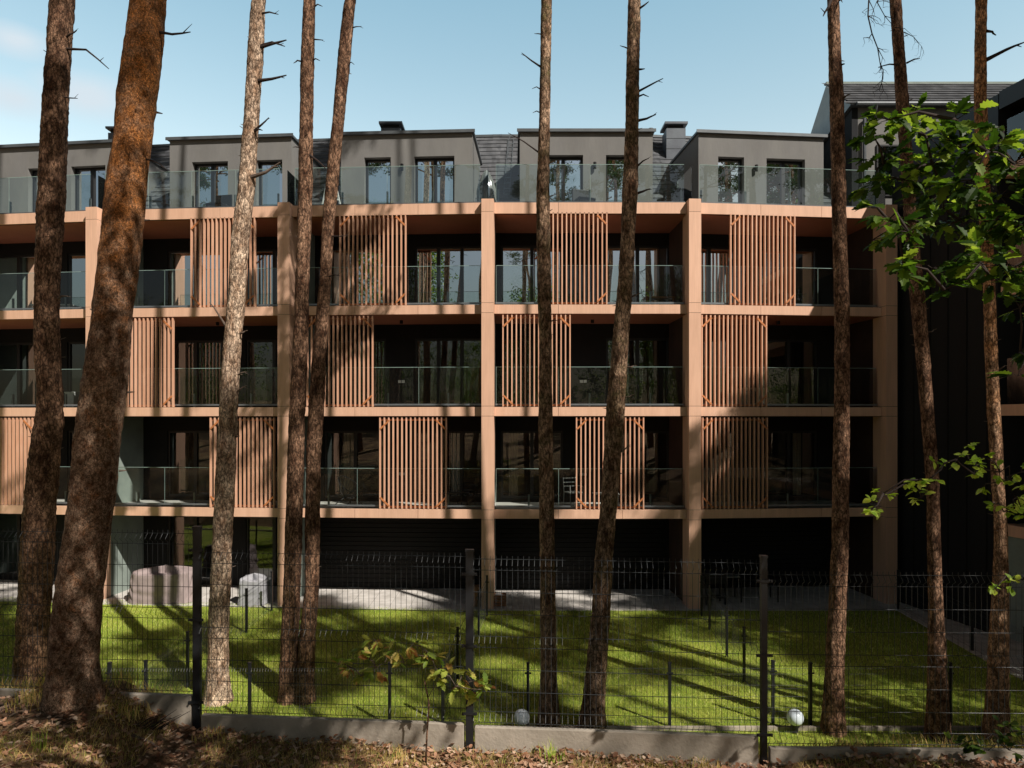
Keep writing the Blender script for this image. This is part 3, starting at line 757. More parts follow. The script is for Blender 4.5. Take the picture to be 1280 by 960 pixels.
for k, p in enumerate(FENCE):
    top = max(KT[min(k,9)], KT[max(k-1,0)])+1.56
    if k == 5: top = 4.27
    if k == 6: top = 4.255
    if k == 4: top = 4.45
    hw = .026 if k == 6 else .034
    pb = MB().box(p[0]-hw, p[0]+hw, p[1]-.025, p[1]+.02, KT[min(k,9)]-.36, top)
    pb.box(p[0]-hw-.005, p[0]+hw+.005, p[1]-.03, p[1]+.025, top, top+.02)
    po = lay(pb, 'fence_post', M['post'])
    for zz in (top-.2, top-.85, KT[min(k,9)]+.12):
        cb = MB().box(p[0]-.07, p[0]+.07, p[1]-.036, p[1]-.026, zz-.012, zz+.012)
        cb.tube([(p[0]+.055,p[1]-.036,zz),(p[0]+.055,p[1]-.055,zz)], .009, 6); cb.tube([(p[0]-.055,p[1]-.036,zz),(p[0]-.055,p[1]-.055,zz)], .009, 6)
        cb.v = [tuple(Vector(q)-W0) for q in cb.v]; cb.build('clamp', M['post'], po)

# low garden fences
def low_fence(pts, label, H=.98, skip=()):
    base = Vector((pts[0][0], pts[0][1], 0))
    t_ = thing('garden_fence', label, 'fence', base, group='low garden fences on the lawn')
    for k, p in enumerate(pts):
        if k in skip: continue
        pb = MB().box(p[0]-.025, p[0]+.025, p[1]-.025, p[1]+.025, -.02, 1.13).box(p[0]-.03, p[0]+.03, p[1]-.03, p[1]+.03, 1.13, 1.15)
        pb.box(p[0]-.06, p[0]+.06, p[1]-.03, p[1]-.026, .95, .98)
        lay(pb, 'fence_post', M['post'], base, t_)
    for a, b in zip(pts, pts[1:]):
        mesh_panel(a, b, .06, H, base, t_, .0036, .05, ((.0,.1),(.88,.1)), .03, [.02,.1,.28,.48,.68,.88,.98])
FX = [(-640+u)*12.2/F for u in (-38,137,312,487,662,837,1013,1188,1363)]
FX = [(u-640)*12.2/F for u in (-38,137,312,487,660,837,1013,1187)]
low_fence([(x,12.2) for x in FX], 'low dark wire garden fence running along the near edge of the lawn')
low_fence([(-.70,19.1),(-.85,17.4),(-1.0,15.8),(-1.14,14.3),(-1.25,12.3)], 'low garden fence crossing the lawn from the column with the wooden crates')
low_fence([(5.30,19.1),(5.18,17.9),(4.97,15.8),(4.86,14.3),(4.7,12.3)], 'low garden fence crossing the lawn from the column beside the barbecue')
low_fence([(11.2,19.8),(11.05,18.0),(10.92,16.2),(10.75,14.3),(10.5,12.3)], 'low garden fence beside the shaded path at the right edge of the lawn')
low_fence([(-6.9,19.6),(-6.85,17.6),(-6.75,15.6),(-6.65,14.0),(-6.6,12.3)], 'low garden fence crossing the lawn behind the pair of slim trunks')
low_fence([(-13.0,20.0),(-12.6,18.0),(-12.1,16.0),(-11.6,14.2),(-11.2,12.3)], 'leftmost low garden fence crossing the lawn behind the thickest trunk')

# ------------------------------------------------------------------ pine trees
def jitter(seed, amp):
    def fn(i, a, th, p):
        q = Vector((math.cos(th)*2.2, math.sin(th)*2.2, p.z*2.4+seed*7.1))
        q2 = Vector((math.cos(th)*6, math.sin(th)*6, p.z*11+seed))
        return 1+amp*noise.noise(q)+amp*1.3*noise.noise(q2)
    return fn
def make_crown(seed, R0=2.3, H=7, n=64, per=95):
    r = random.Random(seed); v, f = [], []; lv = MB()
    for l in range(26):
        z = r.uniform(.0,1)**.8*H; a = r.uniform(0,6.28); Lr = R0*(1-.55*z/H)*r.uniform(.55,1.15)
        e = Vector((math.cos(a)*Lr, math.sin(a)*Lr, z+r.uniform(-.2,.8)))
        s = Vector((0,0,z)); m1 = (s+e)/2+Vector((0,0,r.uniform(-.25,.25)))
        lv.tube([s, m1, e], [.05,.032,.012], 5)
        for c in range(max(1, round(n/26))):
            t = r.uniform(.35,1.08); cc = s+(e-s)*t+Vector((r.gauss(0,.22),r.gauss(0,.22),r.gauss(0,.14)))
            for k in range(per):
                d = Vector((r.gauss(0,1),r.gauss(0,1),r.gauss(.3,.8))).normalized(); q = cc+Vector((r.gauss(0,.24),r.gauss(0,.24),r.gauss(0,.13)))
                L = r.uniform(.12,.22); w = d.cross(Vector((r.gauss(0,1),r.gauss(0,1),r.gauss(0,1))))
                if w.length < .01: continue
                w = w.normalized()*r.uniform(.022,.045); k0 = len(v)
                v += [tuple(q-w), tuple(q+w), tuple(q+d*L+w*.5), tuple(q+d*L-w*.5)]; f.append((k0,k0+1,k0+2,k0+3))
    mb = MB(); mb.v = v; mb.f = f
    return mb.mesh('crown', M['needle']), lv.mesh('limbs', M['bark_dark'])
CROWNS = [make_crown(s) for s in (1,2,3,4)]
def pine(px, d, bk, label, seed, zg, crown=True, stubs=(), top=22, amp=.07, seg=.055, cscale=.82, csel=0):
    """px: rows of (photo y, left edge, right edge) measured down the trunk"""
    px = sorted(px, reverse=True)
    pts = []; rr = []
    for y, a, b in px:
        pts.append(at((a+b)/2, y, d)); rr.append((b-a)/2*d/F*.97)
    # carry the trunk down into the ground and up to the crown
    p0 = pts[0].copy(); p0.z = zg-.15; 
    if pts[0].z > zg-.1: pts.insert(0, p0); rr.insert(0, rr[0]*1.12)
    dx = (pts[-1].x-pts[-3].x)/max(.1, pts[-1].z-pts[-3].z)
    z = pts[-1].z; x = pts[-1].x; r_ = rr[-1]; ztop = zg+top
    for k in range(1, 6):
        t = k/5; pts.append(Vector((x+dx*.6*(ztop-z)*t, d, z+(ztop-z)*t))); rr.append(r_*(1-.75*t))
    base = Vector((pts[0].x, d, zg))
    T = thing('pine_tree', label, 'pine tree', base, group='tall pines in front of the building')
    zs = np.array([p.z for p in pts]); X = np.array([p.x for p in pts]); RR = np.array(rr)
    fine = list(np.arange(zs[0], CZ+8.2, seg))+list(np.arange(CZ+8.2, ztop, .5))+[ztop]
    FL = [(.16*math.exp(-max(0,zz-zg)/.22)) for zz in fine]
    # smooth interpolation of the centre line
    def sm(arr):
        q = np.interp(fine, zs, arr); k = np.array([1,2,3,4,5,4,3,2,1.]); k /= k.sum()
        ext = np.r_[[q[0]]*4, q, [q[-1]]*4]; return np.convolve(ext, k, 'valid')
    xx = sm(X); r2 = sm(RR)*(1+np.array(FL))
    yb = [d+.05*math.sin(zz*.45+seed) for zz in fine]
    mb = MB().tube([Vector((a-base.x, yb[i]-d, zz-zg)) for i, (a, zz) in enumerate(zip(xx, fine))], list(r2), 26, jitter(seed, amp))
    mb.build('trunk', M[bk], T, smooth=True)
    if crown:
        cm, lm = CROWNS[csel % 4]; tx = float(np.interp(ztop-7*cscale, fine, xx))
        for nm, me in (('crown', cm), ('limbs', lm)):
            o = link(nm, me, T, (tx-base.x, 0, ztop-6.6*cscale-zg), seed*1.3); o.scale = (cscale,)*3
    # dead branch stubs: (side, photo y, end px, end py, radius, light?)
    for s in stubs:
        py, ex, ey, rad = s[:4]; dark = len(s) > 4
        zc = CZ+(HY-py)*d/F; x0 = float(np.interp(zc, fine, xx)); rt = float(np.interp(zc, fine, r2))
        e = at(ex, ey, d-.15); sgn = 1 if e.x > x0 else -1
        st = Vector((x0+sgn*rt*.75, d-.03, zc))
        rv = random.Random(int(py*7+seed)); mid = (st+e)/2+Vector((0,-.03,rv.uniform(-.06,.08)*(e-st).length*2))
        m2 = st*.25+mid*.5+e*.25
        bb = MB().tube([st-base, (st*.5+mid*.5)-base, mid-base, (mid*.5+e*.5)+Vector((0,.02,.01))-base, e-base], [rad*1.25, rad, rad*.85, rad*.65, rad*.35], 7)
        if (e-st).length > .25:
            q = (mid*.4+e*.6); bb.tube([q-base, q-base+Vector((sgn*.08,0,rv.uniform(-.05,.09)))], [rad*.4, rad*.15], 5)
        bb.build('dead_branch', M['twig_dark' if dark else 'twig'], T)
    rv = random.Random(seed*3+1)
    kb = MB()
    for _ in range(22):                 # little knots and snapped twigs
        zz = rv.uniform(zg+1.5, CZ+7.8); x0 = float(np.interp(zz, fine, xx)); rt = float(np.interp(zz, fine, r2)); a = rv.uniform(0,6.28)
        dr = Vector((math.cos(a), math.sin(a), rv.uniform(-.1,.5))); c = Vector((x0-base.x, 0, zz-zg))+Vector((dr.x,dr.y,0))*rt*.9
        if seg < .05:
            MB().tube([c, c+dr*.03, c+dr*.06], [.012, .008, .004], 6).build('knot', M['twig'], T); continue
        L = rv.uniform(.03,.10); kb.tube([c, c+dr*L*.6, c+dr*L], [rv.uniform(.006,.014), .007, .003], 5)
    if kb.v: kb.build('knots', M['twig'], T)
    return T

T1 = [(0,62,90),(60,59,87),(120,55,84),(240,51,82),(360,47,75),(440,46,75),(490,50,78),(530,46,78),(570,38,73),(650,29,66),(760,22,59),(830,18,55),(872,14,54)]
T2 = [(0,165,207),(60,159,204),(120,150,196),(180,146,190),(240,137,184),(300,132,179),(340,127,174),(400,121,167),(440,115,164),(500,106,159),(540,101,153),(600,95,148),(660,87,139),(720,77,132),(780,69,125),(820,66,121),(872,62,122)]
T3 = [(0,314,331),(60,309,329),(140,304,323),(240,296,317),(300,288,310),(360,286,307),(440,279,301),(500,276,298),(580,272,296),(640,269,293),(700,266,290),(760,262,288),(830,260,285),(874,256,288)]
T4 = [(0,380,395),(75,376,393),(150,374,391),(240,372,390),(340,369,386),(440,365,384),(520,361,381),(600,359,380),(680,357,378),(760,354,376),(800,352,374),(873,349,373)]
T5 = [(0,431,445),(75,423,439),(150,416,431),(240,406,422),(300,401,416),(360,398,413),(440,390,407),(500,385,405),(580,382,400),(660,381,400),(740,381,399),(800,374,395),(873,370,393)]
T6 = [(0,676,690),(120,674,688),(200,672,687),(240,670,687),(340,671,689),(440,674,690),(520,673,691),(640,674,693),(760,675,695),(830,676,696),(906,672,700)]
T7 = [(0,785,801),(100,782,799),(160,781,798),(240,777,797),(300,775,793),(360,771,790),(440,764,785),(520,757,781),(580,754,776),(640,750,771),(720,742,765),(760,741,764),(820,734,760),(870,729,757),(909,723,757)]
T8 = [(0,1036,1050),(60,1037,1052),(120,1038,1055),(200,1039,1056),(300,1040,1057),(400,1042,1060),(480,1042,1060),(600,1040,1060),(680,1040,1060),(760,1037,1058),(840,1033,1056),(913,1029,1057)]
T9 = [(0,1114,1128),(60,1119,1132),(120,1122,1137),(200,1128,1142),(300,1133,1148),(360,1137,1154),(440,1144,1160),(520,1150,1165),(600,1156,1171),(680,1158,1173),(760,1160,1177),(800,1160,1180),(860,1160,1184),(922,1159,1187)]
T10 = [(0,1220,1233),(60,1220,1233),(120,1220,1234),(180,1222,1237),(260,1227,1241),(350,1232,1245),(440,1233,1247),(520,1235,1250),(600,1239,1253),(660,1242,1256),(720,1240,1257),(800,1235,1257),(922,1230,1258)]
pine(T1, 13.3, 'bark_dark', 'leftmost pine, dark trunk with a bend above its foot', 1, 0, top=34, stubs=[(62,136,86,.022,1),(48,96,38,.02,1),(122,97,123,.015,1),(375,88,371,.02)], csel=0)
pine(T2, 6.15, 'bark_big', 'thickest pine with orange upper bark leaning right at the left', 2, 2.95, stubs=[(42,238,40,.012,1),(200,208,212,.008,1)], top=19.5, amp=.05, seg=.03, csel=1)
pine(T3, 13.3, 'bark_pale', 'pine with pale beige lower trunk standing just right of the left fence post', 3, 0, top=34,
     stubs=[(18,348,18,.018,1),(60,358,50,.03,1),(58,356,58,.022,1),(102,358,94,.03,1),(164,336,147,.022,1),(165,328,163,.02,1),(222,350,203,.035),(410,262,378,.02),(418,309,413,.018),(470,309,465,.015),(492,308,482,.02),(486,275,484,.016),(545,300,545,.015)], csel=2)
pine(T4, 13.35, 'bark_dark', 'left trunk of the close pair of slim dark pines', 4, 0, top=34, stubs=[(10,403,8,.014,1),(50,404,50,.014,1),(78,367,79,.016,1),(77,400,76,.014,1),(185,366,184,.012,1),(195,408,212,.02,1)], csel=3)
pine(T5, 13.35, 'bark_dark', 'right trunk of the close pair of slim dark pines, leaning right', 5, 0, top=34, stubs=[(36,452,33,.012,1),(81,443,81,.01,1),(296,436,295,.014,1),(346,425,345,.012,1)], csel=0)
pine(T6, 12.1, 'bark_moss', 'straight mossy pine in the middle of the picture', 6, 0, stubs=[(85,652,66,.016,1),(44,668,42,.01,1),(113,665,111,.01,1),(192,635,166,.013,1),(142,666,141,.01,1),(402,697,401,.012)], csel=1)
pine(T7, 12.05, 'bark_moss', 'pine with grey flaking bark leaning right, just right of centre', 7, 0,
     stubs=[(12,811,2,.018,1),(62,775,57,.012,1),(88,806,86,.018,1),(116,829,98,.018,1),(122,811,121,.015,1),(152,820,143,.022,1),(210,811,198,.016,1),(243,813,236,.022,1),(372,803,366,.016),(459,796,457,.014),(497,793,493,.012),(566,788,556,.014)], csel=2)
pine(T8, 11.95, 'bark_dark', 'straight dark pine in front of the right end of the balconies', 8, 0, top=34, stubs=[(0,1029,20,.025,1),(2,1053,3,.012,1),(82,1056,80,.014,1),(124,1063,118,.014)], csel=3)
t9 = pine(T9, 11.75, 'bark_dark', 'pine leaning left with bare hanging twigs at its top', 9, 0, top=34, stubs=[(80,1150,73,.014,1),(82,1098,84,.014,1),(293,1165,294,.01),(416,1171,411,.012)], csel=0)
pine(T10, 11.8, 'bark_copper', 'rightmost pine with orange upper bark beside the oak foliage', 10, 0, top=34, stubs=[(76,1280,53,.03,1),(40,1245,44,.022,1),(133,1246,132,.014),(278,1251,278,.012),(463,1259,457,.014)], csel=1)
# hanging dead twigs of the leaning pine
mb = MB(); rv = random.Random(9); b9 = t9.location
def twigline(pts, r, lev=0):
    P3 = [at(x, y, 11.6)-b9 for x, y in pts]
    mb.tube(P3, [r*(1-.7*i/(len(P3)-1)) for i in range(len(P3))], 5)
    if lev < 2:
        for i in range(1, len(pts)):
            for _ in range(2 if lev == 0 else 1):
                x, y = pts[i]; a = rv.uniform(-.5,2.6); L = rv.uniform(10,26)/(1+lev)
                twigline([(x,y),(x+math.cos(a)*L*.5,y+math.sin(a)*L*.5+1),(x+math.cos(a+.4)*L,y+math.sin(a+.4)*L)], r*.5, lev+1)
twigline([(1118,-12),(1100,-6),(1086,0),(1085,20),(1090,42),(1097,60),(1100,78),(1104,88),(1102,104)], .016)
twigline([(1118,-20),(1096,2),(1106,20),(1118,34)], .012)
twigline([(1130,40),(1142,46),(1152,58)], .008)
mb.build('hanging_twigs', M['twig_dark'], t9)

# pines around and behind the viewer, seen in the window reflections and in the shadows they throw
def make_back_pine(i):
    root = thing('pine_tree', 'tall pine of the wood around the photographer, outside the picture', 'pine tree', (0,0,0), group='pines of the wood behind the photographer')
    r = random.Random(40+i); pts = []; rr = []
    for k in range(14):
        z = k*22/13; pts.append((.25*math.sin(z*.2+i), .2*math.sin(z*.25+i*2), z)); rr.append(.23*(1-.72*k/13))
    MB().tube(pts, rr, 12, jitter(i, .08)).build('trunk', M['bark_dark'], root, smooth=True)
    cm, lm = CROWNS[i % 4]
    link('crown', cm, root, (pts[-1][0],pts[-1][1],15.4), i); link('limbs', lm, root, (pts[-1][0],pts[-1][1],15.4), i)
    return root
protos = [make_back_pine(i) for i in range(4)]
SHADE = [(11.5,1.5,1.0),(20.5,8.0,1.0),(24.0,4.0,1.1),(19.0,-.5,1.15),(17.5,9.5,.95),(22.5,12.5,1.0),(6.5,-3.5,1.1),(27,9,1.1),(9,-1,1.0),(13.5,-2,1.05),(17,2.2,1.0),(28,-6,1.2),(22,1,1.0),(19,5.2,1.0),(-8,-1,1.1),(-12,2,1.1),(-16,-2,1.15),(-19,4,1.1),(-23,0,1.1),(-27,5,1.15),(-31,-2,1.1),(-14.5,7,1.05),(-20,9.5,1.1),(-4.5,-4.5,1.1),(-36,6,1.1),(30,0,1.0),(16.5,-1.6,1.0)]
back = list(SHADE)
rb = random.Random(77)
tries = 0
while len(back) < 44 and tries < 3000:
    tries += 1
    x = rb.uniform(-42,40); y = rb.uniform(-48,-7)
    if all((x-a)**2+(y-b)**2 > 15 for a, b, s in back): back.append((x, y, rb.uniform(1.1,1.5)))
for k, (x, y, s) in enumerate(back):
    o = protos[k] if k < 4 else copy_tree(protos[k % 4])
    zb = gz(x, y) if y < 6 else (gz(x,y))
    o.location = (x, y, zb-.05); o.rotation_euler = (0,0,k*1.7); o.scale = (s,s,s)
# low leafy trees far behind, the green mass in the lower reflections
def make_bush(seed):
    r = random.Random(seed); v, f = [], []
    for c in range(150):
        a = r.uniform(0,6.28); q = r.uniform(0,1)**.5*3.0; z = r.uniform(.6,6.5); q *= 1-.5*abs(z-3)/5
        cc = Vector((math.cos(a)*q, math.sin(a)*q, z))
        for k in range(34):
            d = Vector((r.gauss(0,1),r.gauss(0,1),r.gauss(0,1))).normalized(); p = cc+Vector((r.gauss(0,.3),r.gauss(0,.3),r.gauss(0,.25)))
            w = d.cross(Vector((r.gauss(0,1),r.gauss(0,1),r.gauss(0,1)))).normalized()*.05; k0 = len(v)
            v += [tuple(p), tuple(p+d*.07+w), tuple(p+d*.14), tuple(p+d*.07-w)]; f.append((k0,k0+1,k0+2,k0+3))
    mb = MB(); mb.v = v; mb.f = f
    me = mb.mesh('foliage', M['oak_leaf'])
    tr = MB().tube([(0,0,-.2),(.1,.05,2.5),(-.1,.1,5.5)], [.14,.1,.03], 8).mesh('trunk', M['bark_dark'])
    return me, tr
BU = [make_bush(s) for s in (1,2)]
for k in range(20):
    x = -40+k*4.1+rb.uniform(-1.5,1.5); y = rb.uniform(-40,-16)
    t_ = thing('understorey_tree', 'leafy young tree of the wood behind the photographer, outside the picture', 'tree', (x, y, gz(x,y)-.05), k*2.1, 'leafy young trees behind the photographer')
    me, tr = BU[k % 2]; link('foliage', me, t_); link('trunk', tr, t_)
    s = rb.uniform(.9,1.5); t_.scale = (s,s,s*1.1)

def make_oak(seed):
    r = random.Random(seed); v, f = [], []; lv = MB()
    lv.tube([(0,0,-.3),(.1,0,4),(-.1,.1,9),(.1,0,15)], [.30,.24,.17,.05], 12)
    for c in range(330):
        th = r.uniform(0,6.28); u = r.uniform(-1,1); q = r.uniform(.25,1)**.5
        cc = Vector((math.cos(th)*math.sqrt(1-u*u)*4.3*q, math.sin(th)*math.sqrt(1-u*u)*4.3*q, 12.5+5.8*u*q))
        if c % 6 == 0: lv.tube([(0,0,max(5,cc.z-3)), tuple(cc*.5+Vector((0,0,cc.z*.25+max(5,cc.z-3)*.25))), tuple(cc)], [.09,.05,.015], 5)
        for k in range(30):
            d = Vector((r.gauss(0,1),r.gauss(0,1),r.gauss(0,1))).normalized(); p = cc+Vector((r.gauss(0,.42),r.gauss(0,.42),r.gauss(0,.3)))
            w = d.cross(Vector((r.gauss(0,1),r.gauss(0,1),r.gauss(0,1)))).normalized()*.08; k0 = len(v)
            v += [tuple(p), tuple(p+d*.10+w), tuple(p+d*.22), tuple(p+d*.10-w)]; f.append((k0,k0+1,k0+2,k0+3))
    mb = MB(); mb.v = v; mb.f = f
    return mb.mesh('foliage', M['oak_leaf']), lv.mesh('trunk', M['bark_dark'])
OK = [make_oak(s) for s in (5,6)]
for k, (x, y, s) in enumerate([(22.3,11.5,1.0),(20.2,7.3,1.0),(26,14.5,1.1),(1.6,.6,.60),(10.4,.4,.62),(12.2,6.4,.5),(-14,-16,1.0)]):
    t_ = thing('broadleaf_tree', 'tall broadleaf tree of the wood beside the photographer, outside the picture', 'tree', (x, y, gz(x,y)-.05 if y < 5 else 0), k*1.3, 'broadleaf trees outside the picture')
    me, tr = OK[k % 2]; link('foliage', me, t_); link('trunk', tr, t_); t_.scale = (s,s,s)

# ------------------------------------------------------------------ near broadleaf foliage
def leafy(name, label, cat, stem, clusters, leafL, shape, m, seed, per, d0, dspread=.25, wr=.9, limb_m='twig_dark', extra=None, sub='foliage', hang=.2):
    """clusters: (px, py, radius px) at about d0 metres; stem: list of world points with radii"""
    r = random.Random(seed); base = Vector(stem[0][0])
    T = thing(name, label, cat, base)
    sb = MB().tube([Vector(p)-base for p, q in stem], [q for p, q in stem], 10, jitter(seed,.05)); sb.build('trunk', M['bark_dark'], T, smooth=True)
    v, f = [], []; lb = MB()
    root = Vector(extra) if extra else Vector(stem[-1][0])
    cs = []
    for c in clusters:
        dd = d0+r.uniform(-dspread, dspread); cs.append((at(c[0], c[1], dd), c[2]*dd/F, (c[3] if len(c) > 3 else 1)))
    done = [root]
    for cc, rad, dn in sorted(cs, key=lambda q: (q[0]-root).length):
        nb = min(done, key=lambda q: (q-cc).length + .25*(q-root).length)
        mid = (nb+cc)/2+Vector((r.uniform(-.04,.04),r.uniform(-.04,.04),r.uniform(-.02,.08)))
        L = (cc-root).length
        r0 = .003+.0026*L
        lb.tube([nb-base, mid-base, cc-base], [r0*.9, r0*.7, .003], 6)
        done.append(cc)
        n = int(per*dn*max(.5, (rad/.15)**1.6))
        for tw in range(max(2, n//5)):
            dr = Vector((r.gauss(0,1),r.gauss(0,.8),r.gauss(0,.7))).normalized(); e = cc+dr*rad*r.uniform(.5,1.0)
            lb.tube([cc-base, (cc+e)/2-base+Vector((0,0,.01)), e-base], [.003,.002,.0012], 4)
            for q in range(5):
                t = .45+.55*q/4; p = cc+(e-cc)*t
                ld = (dr*.6+Vector((r.gauss(0,.7),r.gauss(0,.7),r.gauss(-hang,.35)))).normalized()
                nn = Vector((r.gauss(0,.45),r.gauss(-.1,.45),1)).normalized()
                L_ = leafL*r.uniform(.6,1.2)
                add_leaf(v, f, p-base, ld, nn, L_, L_*wr, shape, r.uniform(0,.3))
    lb.build('branch', M[limb_m], T, smooth=True)
    mb = MB(); mb.v = v; mb.f = f; mb.build(sub, M[m], T)
    return T
oc = [(1110,150,32),(1092,170,22),(1140,150,30),(1158,170,35),(1195,150,30),(1105,205,30),(1095,235,25),(1130,225,38),(1165,205,38),(1200,185,35),(1235,190,38),(1268,205,40),
      (1180,240,42),(1215,225,40),(1250,245,42),(1110,275,28),(1090,260,20),(1135,290,32),(1165,280,32),(1200,275,38),(1240,285,40),(1272,280,40),(1130,330,28),(1165,335,26),(1190,345,24),
      (1225,330,34),(1260,330,36),(1245,375,32),(1275,385,32),(1262,415,26),(1240,350,25),(1275,440,24),(1180,362,16),(1090,300,16),(1205,315,28),(1272,470,16),(1255,160,16),
      (1310,200,50),(1330,260,50),(1310,330,50),(1320,400,40),(1380,300,60),(1400,220,60),(1370,150,50),(1340,90,40),(1420,110,70),(1450,20,70),(1400,-60,80),(1350,-120,60),(1500,-80,80),(1480,180,70),(1540,60,80),(1600,-40,90),(1620,160,90)]
oc = [(a,b,c,.5) for a,b,c in oc if b < 372 or a > 1262]
leafy('oak_tree', 'oak branch with dark lobed leaves reaching in from the right edge', 'oak tree',
      [((5.3,3.7,gz(5.3,3.7)-.1),.16),((5.2,3.8,4.6),.13),((5.05,3.9,6.2),.11),((5.2,3.9,7.8),.07),((5.1,4.0,9.2),.03)], oc, .10, OAKP, 'oak_leaf', 21, 56, 4.2, .35, .85, extra=(5.05,3.9,6.0))
bc = [(1090,628,14),(1104,617,13),(1087,638,8),(1132,604,18),(1147,600,16),(1160,600,16),(1152,622,14),(1178,583,14),(1205,558,13),(1196,574,14),(1222,582,16),(1238,575,15),(1250,590,18),(1232,605,15),(1262,600,16),(1276,590,16),(1245,630,13),(1266,625,16),(1255,640,12),(1218,593,12),(1278,640,14),(1300,600,30),(1330,590,40),(1380,560,50),(1262,728,14),(1278,725,14),(1310,700,30),(1244,736,8)]
leafy('beech_sapling', 'sunlit spray of small yellow green leaves low on the right', 'sapling',
      [((4.35,4.5,gz(4.35,4.5)-.05),.03),((4.2,4.55,4.0),.024),((4.05,4.6,5.1),.018),((4.1,4.6,6.3),.01)], [(a,b,c,1.0) for a,b,c in bc], .056, BEECH, 'beech_leaf', 22, 27, 4.55, .12, 1.0, extra=(4.05,4.6,5.0), hang=.05)
sc_ = [(1190,930,12),(1215,925,16),(1240,918,18),(1262,915,18),(1278,925,20),(1235,938,14),(1262,938,16),(1300,920,30)]
leafy('seedling', 'small green seedling growing at the bottom right corner', 'seedling', [((4.3,5.55,gz(4.3,5.55)-.03),.008),((4.25,5.55,2.55),.007),((4.2,5.55,2.80),.004)], [(a,b,c,1.0) for a,b,c in sc_], .075, BEECH, 'oak_leaf', 23, 9, 5.55, .15, .8, hang=.0)
so = [(455,812,16),(440,835,13),(470,800,14),(485,818,16),(452,845,10),(470,835,16),(402+60,825,14),(500,812,14),(515,806,16),(528,812,16),(540,822,14),(505,828,12),(560,838,16),(577,845,16),(590,852,16),(604,862,14),(570,858,14),(585,868,12),(598,876,9),(548,845,12),(423,832,8)]
leafy('oak_sapling', 'small oak sapling with reddish and yellow green leaves before the mesh fence', 'sapling',
      [((-.75,5.93,gz(-.75,5.93)-.03),.010),((-.74,5.93,2.72),.008),((-.72,5.93,3.0),.007),((-.76,5.93,3.2),.005)], [(a,b,c,1.0) for a,b,c in so], .10, OAKP, 'sapling_leaf', 24, 13, 5.93, .12, .8, extra=(-.73,5.93,3.05), limb_m='twig', hang=.25)

# ------------------------------------------------------------------ things on terraces and patios
def bpt(i, u, y, z):
    o, yaw, w = bays[i]; return BO+o+Vector((u*math.cos(yaw)-y*math.sin(yaw), u*math.sin(yaw)+y*math.cos(yaw), z))
def cover(name, label, p, rz, W, Dp, H, m, seed, peak=0):
    mb = MB(); k = 120; L = 40; r = random.Random(seed); n0 = 0
    for j in range(L+1):
        t = j/L
        for a in range(k):
            th = 2*math.pi*a/k; c, s = math.cos(th), math.sin(th); e = .45
            sx = math.copysign(abs(c)**e, c); sy = math.copysign(abs(s)**e, s)
            if t < .62: zz = H*(t/.62)*.93; q = 1.0-.10*(t/.62)
            else:
                tt = (t-.62)/.38; zz = H*(.93+.07*math.sin(tt*math.pi/2)); q = .90*(1-tt)
            fold = (1-t)**1.4*(.020*math.sin(th*9+4*t+seed)+.012*math.sin(th*17+seed*2+7*t))+.04*(.5*noise.noise(Vector((c*3,s*3,t*5+seed))))
            sag = 0
            if t >= .5: sag = -.13*H*math.cos(c*3.0+.4)*(t-.5)*2 + peak*.12*noise.noise(Vector((c*2,s*2,seed)))
            px_ = c*W/2; drape = .05*(.5+noise.noise(Vector((px_*1.5,zz*2.5,seed+4))))*math.sin(21*(zz-.9*(px_+.25)**2)+3*noise.noise(Vector((px_*2,zz*2,seed))))*min(1,t*4)*(1-t)**.5
            mb.v.append((sx*W/2*(q+fold+drape), sy*Dp/2*(q+fold+drape), max(.012, zz+sag+.02*noise.noise(Vector((c*6,s*6,2+seed))))))
    for j in range(L):
        for a in range(k):
            b = (a+1) % k; mb.f.append((j*k+a, j*k+b, (j+1)*k+b, (j+1)*k+a))
    mb.f.append(tuple(L*k+a for a in range(k)))
    return tag(mb.build(name, M[m], None, p, rz, smooth=True), label, 'covered furniture')
cover('covered_sofa', 'garden sofa under a pinkish beige draped tarp on the patio at the left', Vector((-10.55,20.75,.02)), .03, 1.95, .9, .95, 'tarp', 3)
cover('covered_grill', 'small object under a crumpled pale grey cover right of the tarped sofa', Vector((-7.72,20.4,.02)), .1, .82, .6, .80, 'tarp2', 8, 1)

def egg_chair(p, rz):
    t = thing('lounge_chair', 'black string egg lounge chair on the lowest balcony right of the slim pines', 'chair', p, rz)
    mb = MB(); pts = []
    for k in range(25):
        a = 2*math.pi*k/24; pts.append(Vector((.40*math.cos(a), -.36*math.sin(a)*.9+.05, .62+.34*(-math.sin(a))*-1*.95)))
    ring = [Vector((.42*math.cos(a), .10-.38*math.sin(a), .40+.0+.30*(1-math.sin(a))*-.0+.36-.30*math.sin(a)*-1)) for a in [2*math.pi*k/24 for k in range(25)]]
    ring = [Vector((.42*math.cos(a), -.12-.34*math.sin(a)*-1, .60+.34*math.sin(a))) for a in [2*math.pi*k/24 for k in range(25)]]
    MB().tube(ring, .014, 6).build('rim', M['black'], t)
    sb = MB(); c = Vector((0, .10, .26))
    for k in range(24): sb.tube([ring[k], (ring[k]+c)/2+Vector((0,.06,-.07)), c], .006, 4)
    sb.build('seat', M['black'], t)
    for s in (-1,1):
        MB().tube([(s*.28,-.38,.01),(s*.2,-.1,.26),(s*.28,.30,.01)], .012, 6).build('leg', M['black'], t)
egg_chair(bpt(2,1.55,1.0,Z1-.03), 2.5)
